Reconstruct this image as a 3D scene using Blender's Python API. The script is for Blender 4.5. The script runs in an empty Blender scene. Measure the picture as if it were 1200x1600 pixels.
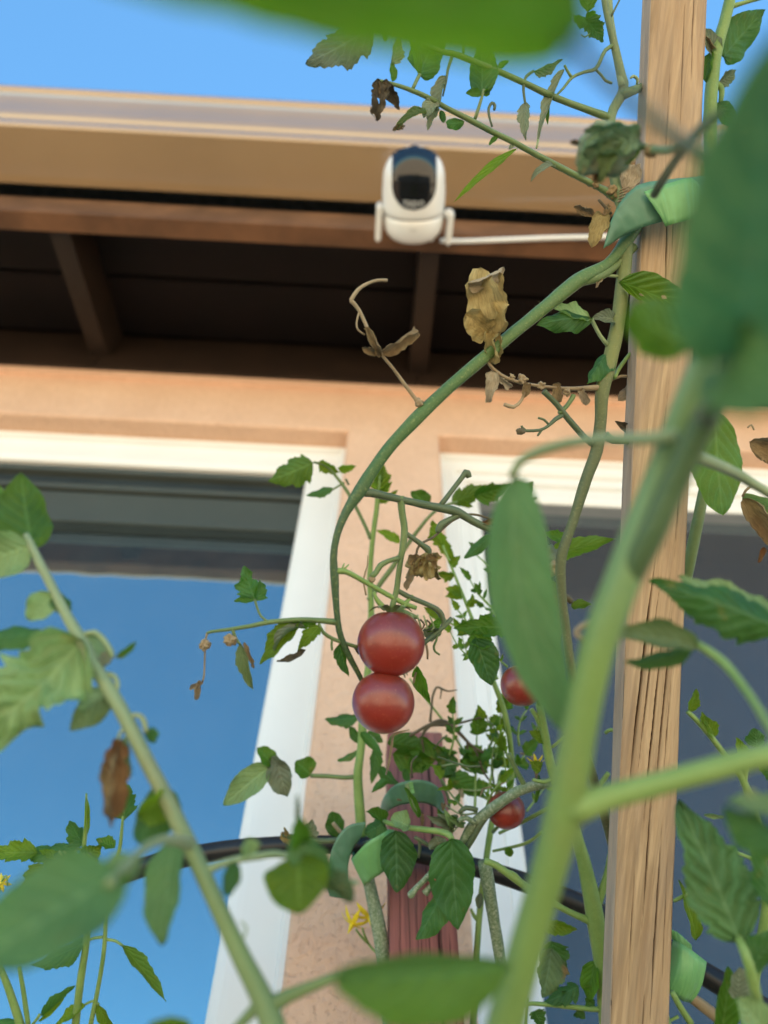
import bpy, bmesh, math, random
from mathutils import Vector, Matrix, noise

random.seed(11)
scene = bpy.context.scene
col = scene.collection

# ------------------------------------------------------------------ camera
F = 1164.0                                   # focal length in photo pixels (1200 x 1600)
CAM = Vector((0.0, -0.637, 1.0))
Zc = Vector((34 / F, 890 / F, -1.0)).normalized()
Xc = Vector((1.0, -0.05, 0.0))
Xc.z = -(Xc.x * Zc.x + Xc.y * Zc.y) / Zc.z
Xc.normalize()
Yc = Zc.cross(Xc)
ROT = Matrix((Xc, Yc, Zc))
cd = bpy.data.cameras.new('phone_camera')
cam = bpy.data.objects.new('phone_camera', cd)
col.objects.link(cam)
M4 = ROT.to_4x4()
M4.translation = CAM
cam.matrix_world = M4
cd.sensor_fit = 'VERTICAL'
cd.sensor_height = 36.0
cd.sensor_width = 27.0
cd.lens = 36.0 * F / 1600.0
cd.clip_start = 0.005
cd.clip_end = 500.0
cd.dof.use_dof = True
cd.dof.focus_distance = 0.395
cd.dof.aperture_fstop = 5.9
scene.camera = cam

# ------------------------------------------------------------------ sky, sun, exposure
SUN_ELEV, SUN_AZ = math.radians(66), math.radians(14)     # behind the house, a little to the right
w = bpy.data.worlds.new('World')
scene.world = w
w.use_nodes = True
nt = w.node_tree
nt.nodes.clear()
wo = nt.nodes.new('ShaderNodeOutputWorld')
wb = nt.nodes.new('ShaderNodeBackground')
sk = nt.nodes.new('ShaderNodeTexSky')
sk.sky_type = 'NISHITA'
sk.sun_disc = False
sk.sun_elevation = SUN_ELEV
sk.sun_rotation = SUN_AZ
sk.air_density = 0.75
sk.dust_density = 0.0
sk.ozone_density = 3.5
wb.inputs['Strength'].default_value = 0.092
tint = nt.nodes.new('ShaderNodeMix')
tint.data_type = 'RGBA'; tint.blend_type = 'MULTIPLY'
tint.inputs[0].default_value = 1.0
tint.inputs[7].default_value = (0.76, 1.16, 1.10, 1.0)
nt.links.new(sk.outputs[0], tint.inputs[6])
nt.links.new(tint.outputs[2], wb.inputs[0])
nt.links.new(wb.outputs[0], wo.inputs[0])
sd = bpy.data.lights.new('sun', 'SUN')
sd.energy = 4.3
sd.angle = math.radians(0.5)
sd.color = (1.0, 0.95, 0.87)
sun = bpy.data.objects.new('sun', sd)
sdir = Vector((math.sin(SUN_AZ) * math.cos(SUN_ELEV), math.cos(SUN_AZ) * math.cos(SUN_ELEV), math.sin(SUN_ELEV)))
sun.rotation_euler = sdir.to_track_quat('Z', 'Y').to_euler()
sun.location = (2, 6, 9)
col.objects.link(sun)
scene.view_settings.view_transform = 'Standard'
scene.view_settings.look = 'None'
scene.view_settings.gamma = 1.0
scene.view_settings.exposure = 1.8
scene.cycles.use_denoising = True
scene.cycles.max_bounces = 10
scene.cycles.diffuse_bounces = 5
scene.cycles.transparent_max_bounces = 12

# ------------------------------------------------------------------ helpers
def at(x, y, d):
    """The point seen at photo pixel (x, y) at depth d metres along the optical axis."""
    return CAM + ROT @ (Vector(((x - 600) / F, -(y - 800) / F, -1.0)) * d)

VIEW = ROT @ Vector((0, 0, 1))               # from the scene towards the lens
SX = ROT @ Vector((1, 0, 0))
SY = ROT @ Vector((0, -1, 0))

def link(name, me, mat=None, parent=None, smooth=True):
    o = bpy.data.objects.new(name, me)
    col.objects.link(o)
    if mat is not None:
        me.materials.append(mat)
    if parent is not None:
        o.parent = parent
    if smooth:
        me.polygons.foreach_set('use_smooth', [True] * len(me.polygons))
    return o

def tag(o, label=None, cat=None, group=None, kind=None):
    if label: o['label'] = label
    if cat: o['category'] = cat
    if group: o['group'] = group
    if kind: o['kind'] = kind
    return o

def empty(name, loc=(0, 0, 0)):
    o = bpy.data.objects.new(name, None)
    o.empty_display_size = 0.05
    o.location = loc
    col.objects.link(o)
    return o

def mesh(name, verts, faces, off=None):
    me = bpy.data.meshes.new(name)
    if off is not None:
        verts = [Vector(v) - off for v in verts]
    me.from_pydata([tuple(v) for v in verts], [], faces)
    me.update()
    return me

def bm_box(bm, lo, hi):
    x0, y0, z0 = lo; x1, y1, z1 = hi
    v = [bm.verts.new(p) for p in ((x0,y0,z0),(x1,y0,z0),(x1,y1,z0),(x0,y1,z0),(x0,y0,z1),(x1,y0,z1),(x1,y1,z1),(x0,y1,z1))]
    for f in ((3,2,1,0),(4,5,6,7),(0,1,5,4),(1,2,6,5),(2,3,7,6),(3,0,4,7)):
        bm.faces.new([v[i] for i in f])

def box(name, lo, hi, mat, parent=None, bevel=0.0):
    bm = bmesh.new()
    bm_box(bm, lo, hi)
    if bevel:
        bmesh.ops.bevel(bm, geom=bm.edges[:], offset=bevel, segments=2, affect='EDGES', profile=0.6)
    me = bpy.data.meshes.new(name)
    bm.to_mesh(me); bm.free()
    return link(name, me, mat, parent, smooth=False)

def extrude_x(name, prof, x0, x1, mat, parent=None, smooth=False):
    """Closed (y, z) profile swept along x."""
    n = len(prof)
    vs = [(x0, p[0], p[1]) for p in prof] + [(x1, p[0], p[1]) for p in prof]
    fs = [(i, (i + 1) % n, n + (i + 1) % n, n + i) for i in range(n)]
    fs += [tuple(range(n - 1, -1, -1)), tuple(range(n, 2 * n))]
    me = mesh(name, vs, fs)
    bm = bmesh.new(); bm.from_mesh(me)
    bmesh.ops.recalc_face_normals(bm, faces=bm.faces[:])
    bm.to_mesh(me); bm.free()
    return link(name, me, mat, parent, smooth)

# ------------------------------------------------------------------ materials
def newmat(name):
    m = bpy.data.materials.new(name)
    m.use_nodes = True
    nt = m.node_tree
    nt.nodes.clear()
    out = nt.nodes.new('ShaderNodeOutputMaterial')
    return m, nt, out

class N:
    """Tiny node-graph helper."""
    def __init__(s, nt): s.nt = nt
    def node(s, t, **kw):
        n = s.nt.nodes.new(t)
        for k, v in kw.items(): setattr(n, k, v)
        return n
    def link(s, a, b): s.nt.links.new(a, b)
    def coord(s, which='Object'): return s.node('ShaderNodeTexCoord').outputs[which]
    def mapping(s, vec, scale=(1,1,1), rot=(0,0,0)):
        n = s.node('ShaderNodeMapping')
        n.inputs['Scale'].default_value = scale
        n.inputs['Rotation'].default_value = rot
        s.link(vec, n.inputs['Vector']); return n.outputs[0]
    def noise(s, vec, scale, detail=4, rough=0.55, dist=0.0):
        n = s.node('ShaderNodeTexNoise')
        n.inputs['Scale'].default_value = scale; n.inputs['Detail'].default_value = detail
        n.inputs['Roughness'].default_value = rough; n.inputs['Distortion'].default_value = dist
        s.link(vec, n.inputs['Vector']); return n.outputs['Fac']
    def voronoi(s, vec, scale, feature='F1'):
        n = s.node('ShaderNodeTexVoronoi', feature=feature)
        n.inputs['Scale'].default_value = scale
        s.link(vec, n.inputs['Vector']); return n.outputs['Distance']
    def ramp(s, fac, stops):
        n = s.node('ShaderNodeValToRGB')
        el = n.color_ramp.elements
        while len(el) < len(stops): el.new(0.5)
        for e, (p, c) in zip(el, stops):
            e.position = p
            e.color = (c, c, c, 1) if not hasattr(c, '__len__') else (*c, 1)
        s.link(fac, n.inputs[0]); return n.outputs['Color']
    def math(s, op, a, b=None, clamp=False):
        n = s.node('ShaderNodeMath', operation=op); n.use_clamp = clamp
        for i, v in enumerate((a, b)):
            if v is None: continue
            if isinstance(v, (int, float)): n.inputs[i].default_value = v
            else: s.link(v, n.inputs[i])
        return n.outputs[0]
    def mix(s, fac, a, b, blend='MIX'):
        n = s.node('ShaderNodeMix', data_type='RGBA', blend_type=blend)
        for sock, v in ((n.inputs[0], fac), (n.inputs[6], a), (n.inputs[7], b)):
            if isinstance(v, (int, float)): sock.default_value = v
            elif isinstance(v, tuple): sock.default_value = (*v, 1)
            else: s.link(v, sock)
        return n.outputs[2]
    def bump(s, h, strength=0.5, dist=0.001, nrm=None):
        n = s.node('ShaderNodeBump')
        n.inputs['Strength'].default_value = strength; n.inputs['Distance'].default_value = dist
        s.link(h, n.inputs['Height'])
        if nrm is not None: s.link(nrm, n.inputs['Normal'])
        return n.outputs[0]
    def bsdf(s, color, rough=0.5, spec=0.5, bump=None, **kw):
        n = s.node('ShaderNodeBsdfPrincipled')
        for k, v in (('Base Color', color), ('Roughness', rough), ('Specular IOR Level', spec)):
            if isinstance(v, tuple): n.inputs[k].default_value = (*v, 1)
            elif isinstance(v, (int, float)): n.inputs[k].default_value = v
            else: s.link(v, n.inputs[k])
        if bump is not None: s.link(bump, n.inputs['Normal'])
        for k, v in kw.items(): n.inputs[k].default_value = v
        return n.outputs[0]

def simple(name, color, rough=0.5, spec=0.5, var=0.15, scale=20.0, bump=0.0, bscale=80.0, bdist=0.001, **kw):
    m, nt, out = newmat(name); g = N(nt)
    c = g.coord()
    f = g.noise(c, scale, 5)
    lo = tuple(v * (1 - var) for v in color); hi = tuple(min(1, v * (1 + var)) for v in color)
    colr = g.ramp(f, ((0.3, lo), (0.7, hi)))
    b = g.bump(g.noise(c, bscale, 4), bump, bdist) if bump else None
    g.link(g.bsdf(colr, rough, spec, b, **kw), out.inputs[0])
    return m

def stucco_mat():
    m, nt, out = newmat('stucco'); g = N(nt)
    c = g.coord()
    big = g.noise(c, 9, 4)
    lump = g.ramp(g.noise(g.mapping(c, (1, 1, 0.75)), 95, 3, 0.6, 0.6), ((0.40, 0.0), (0.62, 1.0)))
    fine = g.noise(c, 420, 4, 0.6)
    pit = g.ramp(g.noise(g.mapping(c, (0.9, 1, 1.2)), 215, 3, 0.6, 0.1), ((0.34, 0.0), (0.42, 1.0)))
    h = g.math('ADD', g.math('MULTIPLY', lump, 0.7), g.math('ADD', g.math('MULTIPLY', fine, 0.25), g.math('MULTIPLY', pit, 0.8)))
    base = g.ramp(big, ((0.3, (0.66, 0.42, 0.285)), (0.7, (0.76, 0.50, 0.35))))
    base = g.mix(g.math('MULTIPLY', g.math('SUBTRACT', 1.0, pit), 0.28), base, (0.52, 0.30, 0.215))
    base = g.mix(g.math('MULTIPLY', lump, 0.16), base, (0.50, 0.29, 0.18))
    base = g.mix(g.math('MULTIPLY', fine, 0.25), base, (0.78, 0.56, 0.43))
    g.link(g.bsdf(base, 0.88, 0.2, g.bump(h, 0.6, 0.0020)), out.inputs[0])
    return m

def wood_mat(name, light, dark, crackc, fibre=1.0, rough=0.72, stretch=0.045, warp=0.5, tilt=0.0):
    """Grain along local z; the mesh carries a 'crack' colour attribute for the real splits."""
    m, nt, out = newmat(name); g = N(nt)
    c = g.coord()
    c = g.mapping(c, (1, 1, 1), (0, math.radians(tilt), 0))
    mp = g.mapping(c, (1, 1, stretch))
    a = g.noise(mp, 130 * fibre, 5, 0.65, warp)
    b = g.noise(g.mapping(c, (1, 1, stretch * 0.35)), 420 * fibre, 3, 0.6)
    broad = g.noise(g.mapping(c, (1, 1, 0.25)), 28, 3)
    colr = g.ramp(a, ((0.32, dark), (0.52, tuple((l + d) / 2 for l, d in zip(light, dark))), (0.66, light)))
    colr = g.mix(g.math('MULTIPLY', g.ramp(b, ((0.35, 1.0), (0.55, 0.0))), 0.55), colr, tuple(v * 0.55 for v in dark))
    colr = g.mix(g.math('MULTIPLY', broad, 0.35), colr, tuple(min(1, v * 1.15) for v in light))
    at_ = g.node('ShaderNodeAttribute', attribute_name='crack')
    colr = g.mix(at_.outputs['Fac'], colr, crackc)
    side = g.node('ShaderNodeAttribute', attribute_name='side_grey')  # grey mixed into one chosen face of the timber
    colr = g.mix(g.math('MULTIPLY', side.outputs['Fac'], 0.75), colr, (0.40, 0.34, 0.29))
    grey = g.ramp(g.noise(g.mapping(c, (1, 1, 0.2)), 55, 5, 0.65), ((0.46, 0.0), (0.68, 1.0)))
    colr = g.mix(g.math('MULTIPLY', grey, 0.45), colr, tuple(0.55 * v + 0.45 * sum(dark) / 3 * 1.25 for v in dark))
    h = g.math('ADD', a, g.math('MULTIPLY', b, 0.6))
    g.link(g.bsdf(colr, rough, 0.25, g.bump(h, 0.6, 0.0008)), out.inputs[0])
    return m

def leaf_mat(name, top, under, trans, tf=0.42, blot=0.12, blotc=(0.30, 0.26, 0.06), rough=0.48, veinc=None, bump=0.5):
    m, nt, out = newmat(name); g = N(nt)
    uv = g.node('ShaderNodeUVMap'); uv.uv_map = 'UVMap'
    sp = g.node('ShaderNodeSeparateXYZ'); g.link(uv.outputs[0], sp.inputs[0])
    c = g.coord()
    u = sp.outputs[0]
    v = g.math('ABSOLUTE', g.math('SUBTRACT', g.math('MULTIPLY', sp.outputs[1], 2.0), 1.0))
    wob = g.math('MULTIPLY', g.math('SUBTRACT', g.noise(c, 150, 2), 0.5), 0.10)
    mid = g.ramp(v, ((0.0, 1.0), (0.045, 0.55), (0.09, 0.0)))
    vv = g.math('MULTIPLY', v, 0.34)
    ph = g.math('FRACT', g.math('MULTIPLY', g.math('ADD', g.math('SUBTRACT', u, vv), wob), 6.5))
    tri = g.math('ABSOLUTE', g.math('SUBTRACT', ph, 0.5))
    sec = g.ramp(tri, ((0.0, 1.0), (0.05, 0.45), (0.11, 0.0)))
    vein = g.math('MAXIMUM', mid, g.math('MULTIPLY', sec, 0.75))
    cell = g.voronoi(c, 620, 'DISTANCE_TO_EDGE')
    ter = g.math('MULTIPLY', g.ramp(cell, ((0.0, 1.0), (0.10, 0.0))), 0.22)
    vein = g.math('MAXIMUM', vein, ter)
    oi = g.node('ShaderNodeObjectInfo')
    var = g.noise(c, 70, 4)
    rnd = oi.outputs['Random']
    def shade(cc, k):
        lo = tuple(x * 0.72 for x in cc); hi = tuple(min(1, x * 1.28) for x in cc)
        t = g.math('ADD', g.math('MULTIPLY', var, 0.6), g.math('MULTIPLY', rnd, 0.4))
        a = g.ramp(t, ((0.25, lo), (0.75, hi)))
        vc = veinc or tuple(min(1, x * 1.5 + 0.06) for x in cc)
        return g.mix(g.math('MULTIPLY', vein, k), a, vc)
    ct, cu, cx = shade(top, 0.55), shade(under, 0.6), shade(trans, 0.35)
    geo = g.node('ShaderNodeNewGeometry')
    base = g.mix(geo.outputs['Backfacing'], ct, cu)
    bl = g.math('MULTIPLY', g.ramp(g.noise(c, 95, 3, 0.6, 0.4), ((0.62, 0.0), (0.74, 1.0))), blot * 4 if blot < .25 else 1.0, True)
    base = g.mix(bl, base, blotc)
    cx = g.mix(bl, cx, tuple(x * 0.8 for x in blotc))
    puff = g.math('SUBTRACT', g.math('MULTIPLY', tri, 0.9), g.math('MULTIPLY', mid, 0.6))
    h = g.math('ADD', puff, g.math('MULTIPLY', g.noise(c, 520, 3), 0.35))
    nb = g.bump(h, bump, 0.0011)
    d = g.bsdf(base, rough, 0.28, nb)
    t = g.node('ShaderNodeBsdfTranslucent'); g.link(cx, t.inputs[0]); g.link(nb, t.inputs['Normal'])
    mx = g.node('ShaderNodeMixShader'); mx.inputs[0].default_value = tf
    g.link(d, mx.inputs[1]); g.link(t.outputs[0], mx.inputs[2])
    g.link(mx.outputs[0], out.inputs[0])
    return m

def dry_mat(name, a, b, tf=0.25):
    m, nt, out = newmat(name); g = N(nt)
    c = g.coord()
    f = g.noise(c, 75, 4, 0.55, 0.5)
    colr = g.ramp(f, ((0.28, a), (0.5, tuple((x + y) / 2 for x, y in zip(a, b))), (0.72, b)))
    uv = g.node('ShaderNodeUVMap'); uv.uv_map = 'UVMap'
    wr = g.noise(g.mapping(uv.outputs[0], (1.2, 7, 1)), 3.2, 4, 0.6, 0.8)
    colr = g.mix(g.math('MULTIPLY', g.ramp(wr, ((0.40, 1.0), (0.50, 0.0))), 0.45), colr, tuple(x * 0.7 for x in a))
    nb = g.bump(g.math('ADD', g.math('MULTIPLY', f, 0.5), g.math('MULTIPLY', wr, 1.6)), 0.7, 0.0012)
    d = g.bsdf(colr, 0.75, 0.25, nb)
    t = g.node('ShaderNodeBsdfTranslucent'); g.link(colr, t.inputs[0])
    mx = g.node('ShaderNodeMixShader'); mx.inputs[0].default_value = tf
    g.link(d, mx.inputs[1]); g.link(t.outputs[0], mx.inputs[2])
    g.link(mx.outputs[0], out.inputs[0])
    return m

def stem_mat(name, a, b, rough=0.5, speck=0.0, speckc=(0.5, 0.52, 0.42), sheen=0.25, along=None):
    m, nt, out = newmat(name); g = N(nt)
    c = g.coord()
    f = g.noise(c, 60, 5, 0.6)
    colr = g.ramp(f, ((0.3, a), (0.7, b)))
    if along:                                   # the plant's own change of colour down its length
        al = g.node('ShaderNodeAttribute', attribute_name='along')
        t = g.math('ADD', al.outputs['Fac'], g.math('MULTIPLY', g.math('SUBTRACT', g.noise(c, 35, 3), 0.5), 0.12))
        colr = g.mix(g.math('ADD', 0.55, g.math('MULTIPLY', f, 0.3)), colr, g.ramp(t, along))
    blotch = g.ramp(g.noise(g.mapping(c, (1, 1, 0.5)), 28, 4, 0.65), ((0.56, 0.0), (0.72, 1.0)))
    colr = g.mix(g.math('MULTIPLY', blotch, 0.35), colr, (a[0] * 1.1 + 0.03, a[1] * 0.75, a[2] * 0.7))
    fine = g.noise(c, 900, 3, 0.6)
    colr = g.mix(g.math('MULTIPLY', g.ramp(fine, ((0.58, 0.0), (0.7, 1.0))), 0.22), colr, tuple(min(1, x * 1.5 + 0.02) for x in b))
    if speck:
        s = g.ramp(g.noise(c, 620, 6, 0.75), ((0.60 - 0.14 * speck, 0.0), (0.78 - 0.14 * speck, 1.0)))
        colr = g.mix(g.math('MULTIPLY', s, 0.8), colr, speckc)
    nb = g.bump(g.math('ADD', fine, g.math('MULTIPLY', g.noise(c, 240, 3), 1.2)), 0.35, 0.0006)
    g.link(g.bsdf(colr, rough, 0.4, nb, **{'Sheen Weight': sheen * 0.4, 'Sheen Roughness': 0.4, 'Subsurface Weight': 0.12, 'Subsurface Radius': (0.003, 0.004, 0.001), 'Subsurface Scale': 0.5}), out.inputs[0])
    return m

def glass_mat(name, refl, body, dust=0.04):
    m, nt, out = newmat(name); g = N(nt)
    c = g.coord()
    lw = g.node('ShaderNodeFresnel'); lw.inputs['IOR'].default_value = 1.5
    fac = g.math('ADD', g.math('MULTIPLY', lw.outputs[0], 1.0 - refl), refl, True)
    gl = g.node('ShaderNodeBsdfGlossy'); gl.inputs['Roughness'].default_value = 0.0
    gl.inputs['Color'].default_value = (0.70, 0.95, 1.0, 1)
    wv = g.bump(g.noise(c, 4.0, 3), 0.045, 0.01)
    g.link(wv, gl.inputs['Normal'])
    spots = g.ramp(g.voronoi(c, 26), ((0.0, 1.0), (0.05, 0.6), (0.075, 0.0)))
    streak = g.noise(g.mapping(c, (1, 1, 0.18), (0, 0.25, 0)), 22, 5, 0.65)
    dirt = g.math('ADD', g.math('MULTIPLY', g.math('ADD', g.noise(c, 14, 5), g.math('MULTIPLY', streak, 0.8)), dust), g.math('MULTIPLY', spots, 0.05))
    df = g.node('ShaderNodeBsdfDiffuse')
    g.link(g.mix(dirt, body, (0.55, 0.56, 0.55)), df.inputs[0])
    mx = g.node('ShaderNodeMixShader')
    g.link(fac, mx.inputs[0]); g.link(df.outputs[0], mx.inputs[1]); g.link(gl.outputs[0], mx.inputs[2])
    g.link(mx.outputs[0], out.inputs[0])
    return m

def screen_mat():
    m, nt, out = newmat('insect_mesh'); g = N(nt)
    d = g.bsdf((0.075, 0.075, 0.08), 0.6, 0.3)
    t = g.node('ShaderNodeBsdfTransparent')
    mx = g.node('ShaderNodeMixShader')
    f = g.math('ADD', 0.36, g.math('MULTIPLY', g.noise(g.coord(), 25, 3), 0.12))
    g.link(f, mx.inputs[0]); g.link(d, mx.inputs[1]); g.link(t.outputs[0], mx.inputs[2])
    g.link(mx.outputs[0], out.inputs[0])
    return m

M = {}
M['stucco'] = stucco_mat()
M['vinyl'] = simple('white_vinyl', (0.80, 0.80, 0.78), 0.32, 0.5, 0.03, 8)
M['gutter'] = simple('tan_gutter_paint', (0.33, 0.22, 0.115), 0.22, 0.6, 0.05, 6, **{'Coat Weight': 1.0, 'Coat Roughness': 0.08, 'Coat IOR': 1.9})
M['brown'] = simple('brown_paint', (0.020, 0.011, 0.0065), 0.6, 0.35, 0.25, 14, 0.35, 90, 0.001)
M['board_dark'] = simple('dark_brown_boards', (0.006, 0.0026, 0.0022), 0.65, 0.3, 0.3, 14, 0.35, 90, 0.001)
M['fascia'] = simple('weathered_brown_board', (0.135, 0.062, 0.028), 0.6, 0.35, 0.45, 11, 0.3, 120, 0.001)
M['roofing'] = simple('asphalt_roofing', (0.09, 0.08, 0.07), 0.9, 0.2, 0.3, 60)
M['glass'] = glass_mat('window_glass', 0.46, (0.014, 0.036, 0.06), 0.075)
M['glass_screened'] = glass_mat('window_glass_screened', 0.36, (0.012, 0.013, 0.015))
M['screen'] = screen_mat()
M['ground'] = simple('pale_sandy_gravel', (0.60, 0.47, 0.31), 0.9, 0.2, 0.15, 1.5, 0.3, 40, 0.003)
M['soil'] = simple('bounce_pale_soil', (0.42, 0.33, 0.20), 0.95, 0.1, 0.4, 40, 0.9, 60, 0.01)  # unseen soil, made pale to bounce light onto the lower wall
M['cedar'] = simple('bed_timber', (0.22, 0.13, 0.07), 0.8, 0.2, 0.25, 12, 0.4, 60)
M['plastic_white'] = simple('white_plastic', (0.80, 0.80, 0.78), 0.28, 0.5, 0.02, 5)
M['plastic_black'] = simple('gloss_black_plastic', (0.006, 0.006, 0.007), 0.06, 0.6, 0.1, 5)
M['seam'] = simple('seam_and_gap_shade', (0.03, 0.03, 0.03), 0.6, 0.3, 0.1, 5)  # dark camera joint, also painted shade above the fascia
M['mark'] = simple('pale_print', (0.50, 0.52, 0.53), 0.5, 0.3, 0.1, 40)
M['mark_dim'] = simple('dim_print', (0.55, 0.55, 0.53), 0.5, 0.3, 0.1, 40)
M['hose'] = simple('black_hose_rubber', (0.018, 0.018, 0.02), 0.42, 0.4, 0.4, 30, 0.3, 200, 0.0005)
M['tape'] = simple('green_garden_tape', (0.085, 0.20, 0.125), 0.42, 0.45, 0.18, 60, 0.25, 300, 0.0004)
M['tape_pale'] = simple('light_green_tape', (0.15, 0.36, 0.13), 0.42, 0.45, 0.15, 60, 0.25, 300, 0.0004)  # lighter green for some strips of the tape
M['stake'] = wood_mat('bare_stake_wood', (0.53, 0.385, 0.235), (0.31, 0.205, 0.12), (0.075, 0.036, 0.018), 0.8, 0.72, 0.09, 1.2, tilt=-5)
M['redwood'] = wood_mat('red_stained_wood', (0.33, 0.125, 0.11), (0.20, 0.07, 0.062), (0.05, 0.02, 0.018), 1.0, 0.7, 0.03, 0.2)
M['leaf'] = leaf_mat('tomato_leaf', (0.040, 0.130, 0.042), (0.056, 0.150, 0.016), (0.17, 0.36, 0.010))
M['leaf_teal'] = leaf_mat('sky_sheen_leaf', (0.080, 0.190, 0.100), (0.095, 0.20, 0.07), (0.15, 0.36, 0.10), 0.38, 0.05)  # sky reflection on the upper leaf face mixed into its teal colour
M['leaf_young'] = leaf_mat('young_tomato_leaf', (0.066, 0.185, 0.042), (0.10, 0.20, 0.018), (0.34, 0.48, 0.012), 0.5, 0.05)
M['leaf_pale'] = leaf_mat('pale_tomato_leaf', (0.20, 0.35, 0.205), (0.22, 0.35, 0.16), (0.28, 0.42, 0.08), 0.4, 0.16, (0.38, 0.36, 0.10))
M['leaf_grey'] = leaf_mat('mildewed_leaf', (0.15, 0.20, 0.13), (0.18, 0.22, 0.15), (0.20, 0.26, 0.10), 0.35, 0.2, (0.30, 0.26, 0.16))
M['leaf_ill'] = leaf_mat('blotched_leaf', (0.10, 0.17, 0.085), (0.13, 0.19, 0.09), (0.22, 0.28, 0.04), 0.4, 0.6, (0.36, 0.24, 0.11), 0.6)
M['dry'] = dry_mat('withered_leaf', (0.20, 0.13, 0.065), (0.46, 0.34, 0.17))
M['dry_olive'] = dry_mat('withered_olive_leaf', (0.32, 0.235, 0.085), (0.64, 0.51, 0.23))
M['curled'] = dry_mat('curled_blotchy_leaf', (0.15, 0.27, 0.18), (0.36, 0.32, 0.17), 0.1)
M['leaf_curl'] = leaf_mat('dusty_curled_leaf', (0.17, 0.29, 0.19), (0.19, 0.30, 0.17), (0.2, 0.3, 0.1), 0.3, 0.6, (0.42, 0.30, 0.15), 0.6, None, 0.9)
M['reflection_backing'] = simple('dark_reflection_backing', (0.024, 0.032, 0.034), 0.5)
M['refl_bar'] = simple('olive_reflection_bar', (0.062, 0.074, 0.068), 0.45, 0.4, 0.08, 10)
M['strand'] = stem_mat('dark_strand', (0.065, 0.125, 0.05), (0.095, 0.16, 0.07))
M['dry_dark'] = dry_mat('blackened_leaf', (0.03, 0.028, 0.022), (0.20, 0.16, 0.10), 0.1)
M['dry_pale'] = dry_mat('bleached_leaf', (0.36, 0.27, 0.16), (0.62, 0.52, 0.36))
M['dry_brown'] = dry_mat('rusty_leaf', (0.17, 0.07, 0.025), (0.42, 0.25, 0.11))
M['stem'] = stem_mat('green_stem', (0.10, 0.16, 0.055), (0.16, 0.23, 0.085))
M['stem_light'] = stem_mat('light_green_stem', (0.155, 0.265, 0.065), (0.235, 0.35, 0.105))
M['stem_near'] = stem_mat('thick_pale_stem', (0.15, 0.25, 0.085), (0.21, 0.32, 0.12), along=((0.0, (0.21, 0.34, 0.17)), (0.35, (0.15, 0.26, 0.10)), (0.5, (0.155, 0.255, 0.05)), (0.75, (0.14, 0.235, 0.045)), (1.0, (0.165, 0.265, 0.06))))
M['stem_arch'] = stem_mat('arching_stem', (0.05, 0.115, 0.035), (0.085, 0.165, 0.05), 0.5, 0.4, (0.30, 0.34, 0.12), along=((0.0, (0.08, 0.16, 0.055)), (0.25, (0.10, 0.175, 0.04)), (0.5, (0.045, 0.115, 0.03)), (0.62, (0.05, 0.085, 0.045)), (1.0, (0.035, 0.07, 0.03))))
M['stem_upright'] = stem_mat('upright_stem', (0.09, 0.14, 0.05), (0.14, 0.19, 0.07), 0.55, 0.25, (0.34, 0.33, 0.16), along=((0.0, (0.16, 0.21, 0.12)), (0.30, (0.15, 0.22, 0.10)), (0.44, (0.20, 0.215, 0.06)), (0.50, (0.10, 0.105, 0.045)), (0.62, (0.08, 0.095, 0.045)), (0.78, (0.095, 0.10, 0.05)), (1.0, (0.07, 0.055, 0.035))))
M['stem_left'] = stem_mat('slanting_stem', (0.17, 0.23, 0.11), (0.25, 0.31, 0.16), along=((0.0, (0.25, 0.32, 0.19)), (0.5, (0.22, 0.30, 0.15)), (0.8, (0.15, 0.23, 0.07)), (1.0, (0.13, 0.20, 0.06))))
M['stem_dark'] = stem_mat('dark_green_stem', (0.065, 0.10, 0.05), (0.11, 0.15, 0.075))
M['stem_brown'] = stem_mat('olive_brown_stem', (0.10, 0.085, 0.045), (0.17, 0.15, 0.075))
M['stem_pale'] = stem_mat('pale_stem', (0.20, 0.27, 0.125), (0.29, 0.36, 0.19))
M['stem_scaly'] = stem_mat('scaly_grey_green_stem', (0.10, 0.165, 0.085), (0.17, 0.24, 0.13), 0.65, 1.0, (0.42, 0.46, 0.36))
M['stem_mottled'] = stem_mat('yellow_flecked_stem', (0.065, 0.145, 0.045), (0.11, 0.21, 0.065), 0.5, 0.35, (0.34, 0.36, 0.13))
M['twig'] = stem_mat('dry_twig', (0.20, 0.14, 0.08), (0.36, 0.28, 0.17), 0.8)
M['twig_dark'] = stem_mat('dark_dry_twig', (0.07, 0.055, 0.035), (0.13, 0.11, 0.065), 0.8)
M['petal'] = simple('yellow_petal', (0.72, 0.58, 0.03), 0.5, 0.3, 0.15, 200)

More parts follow.
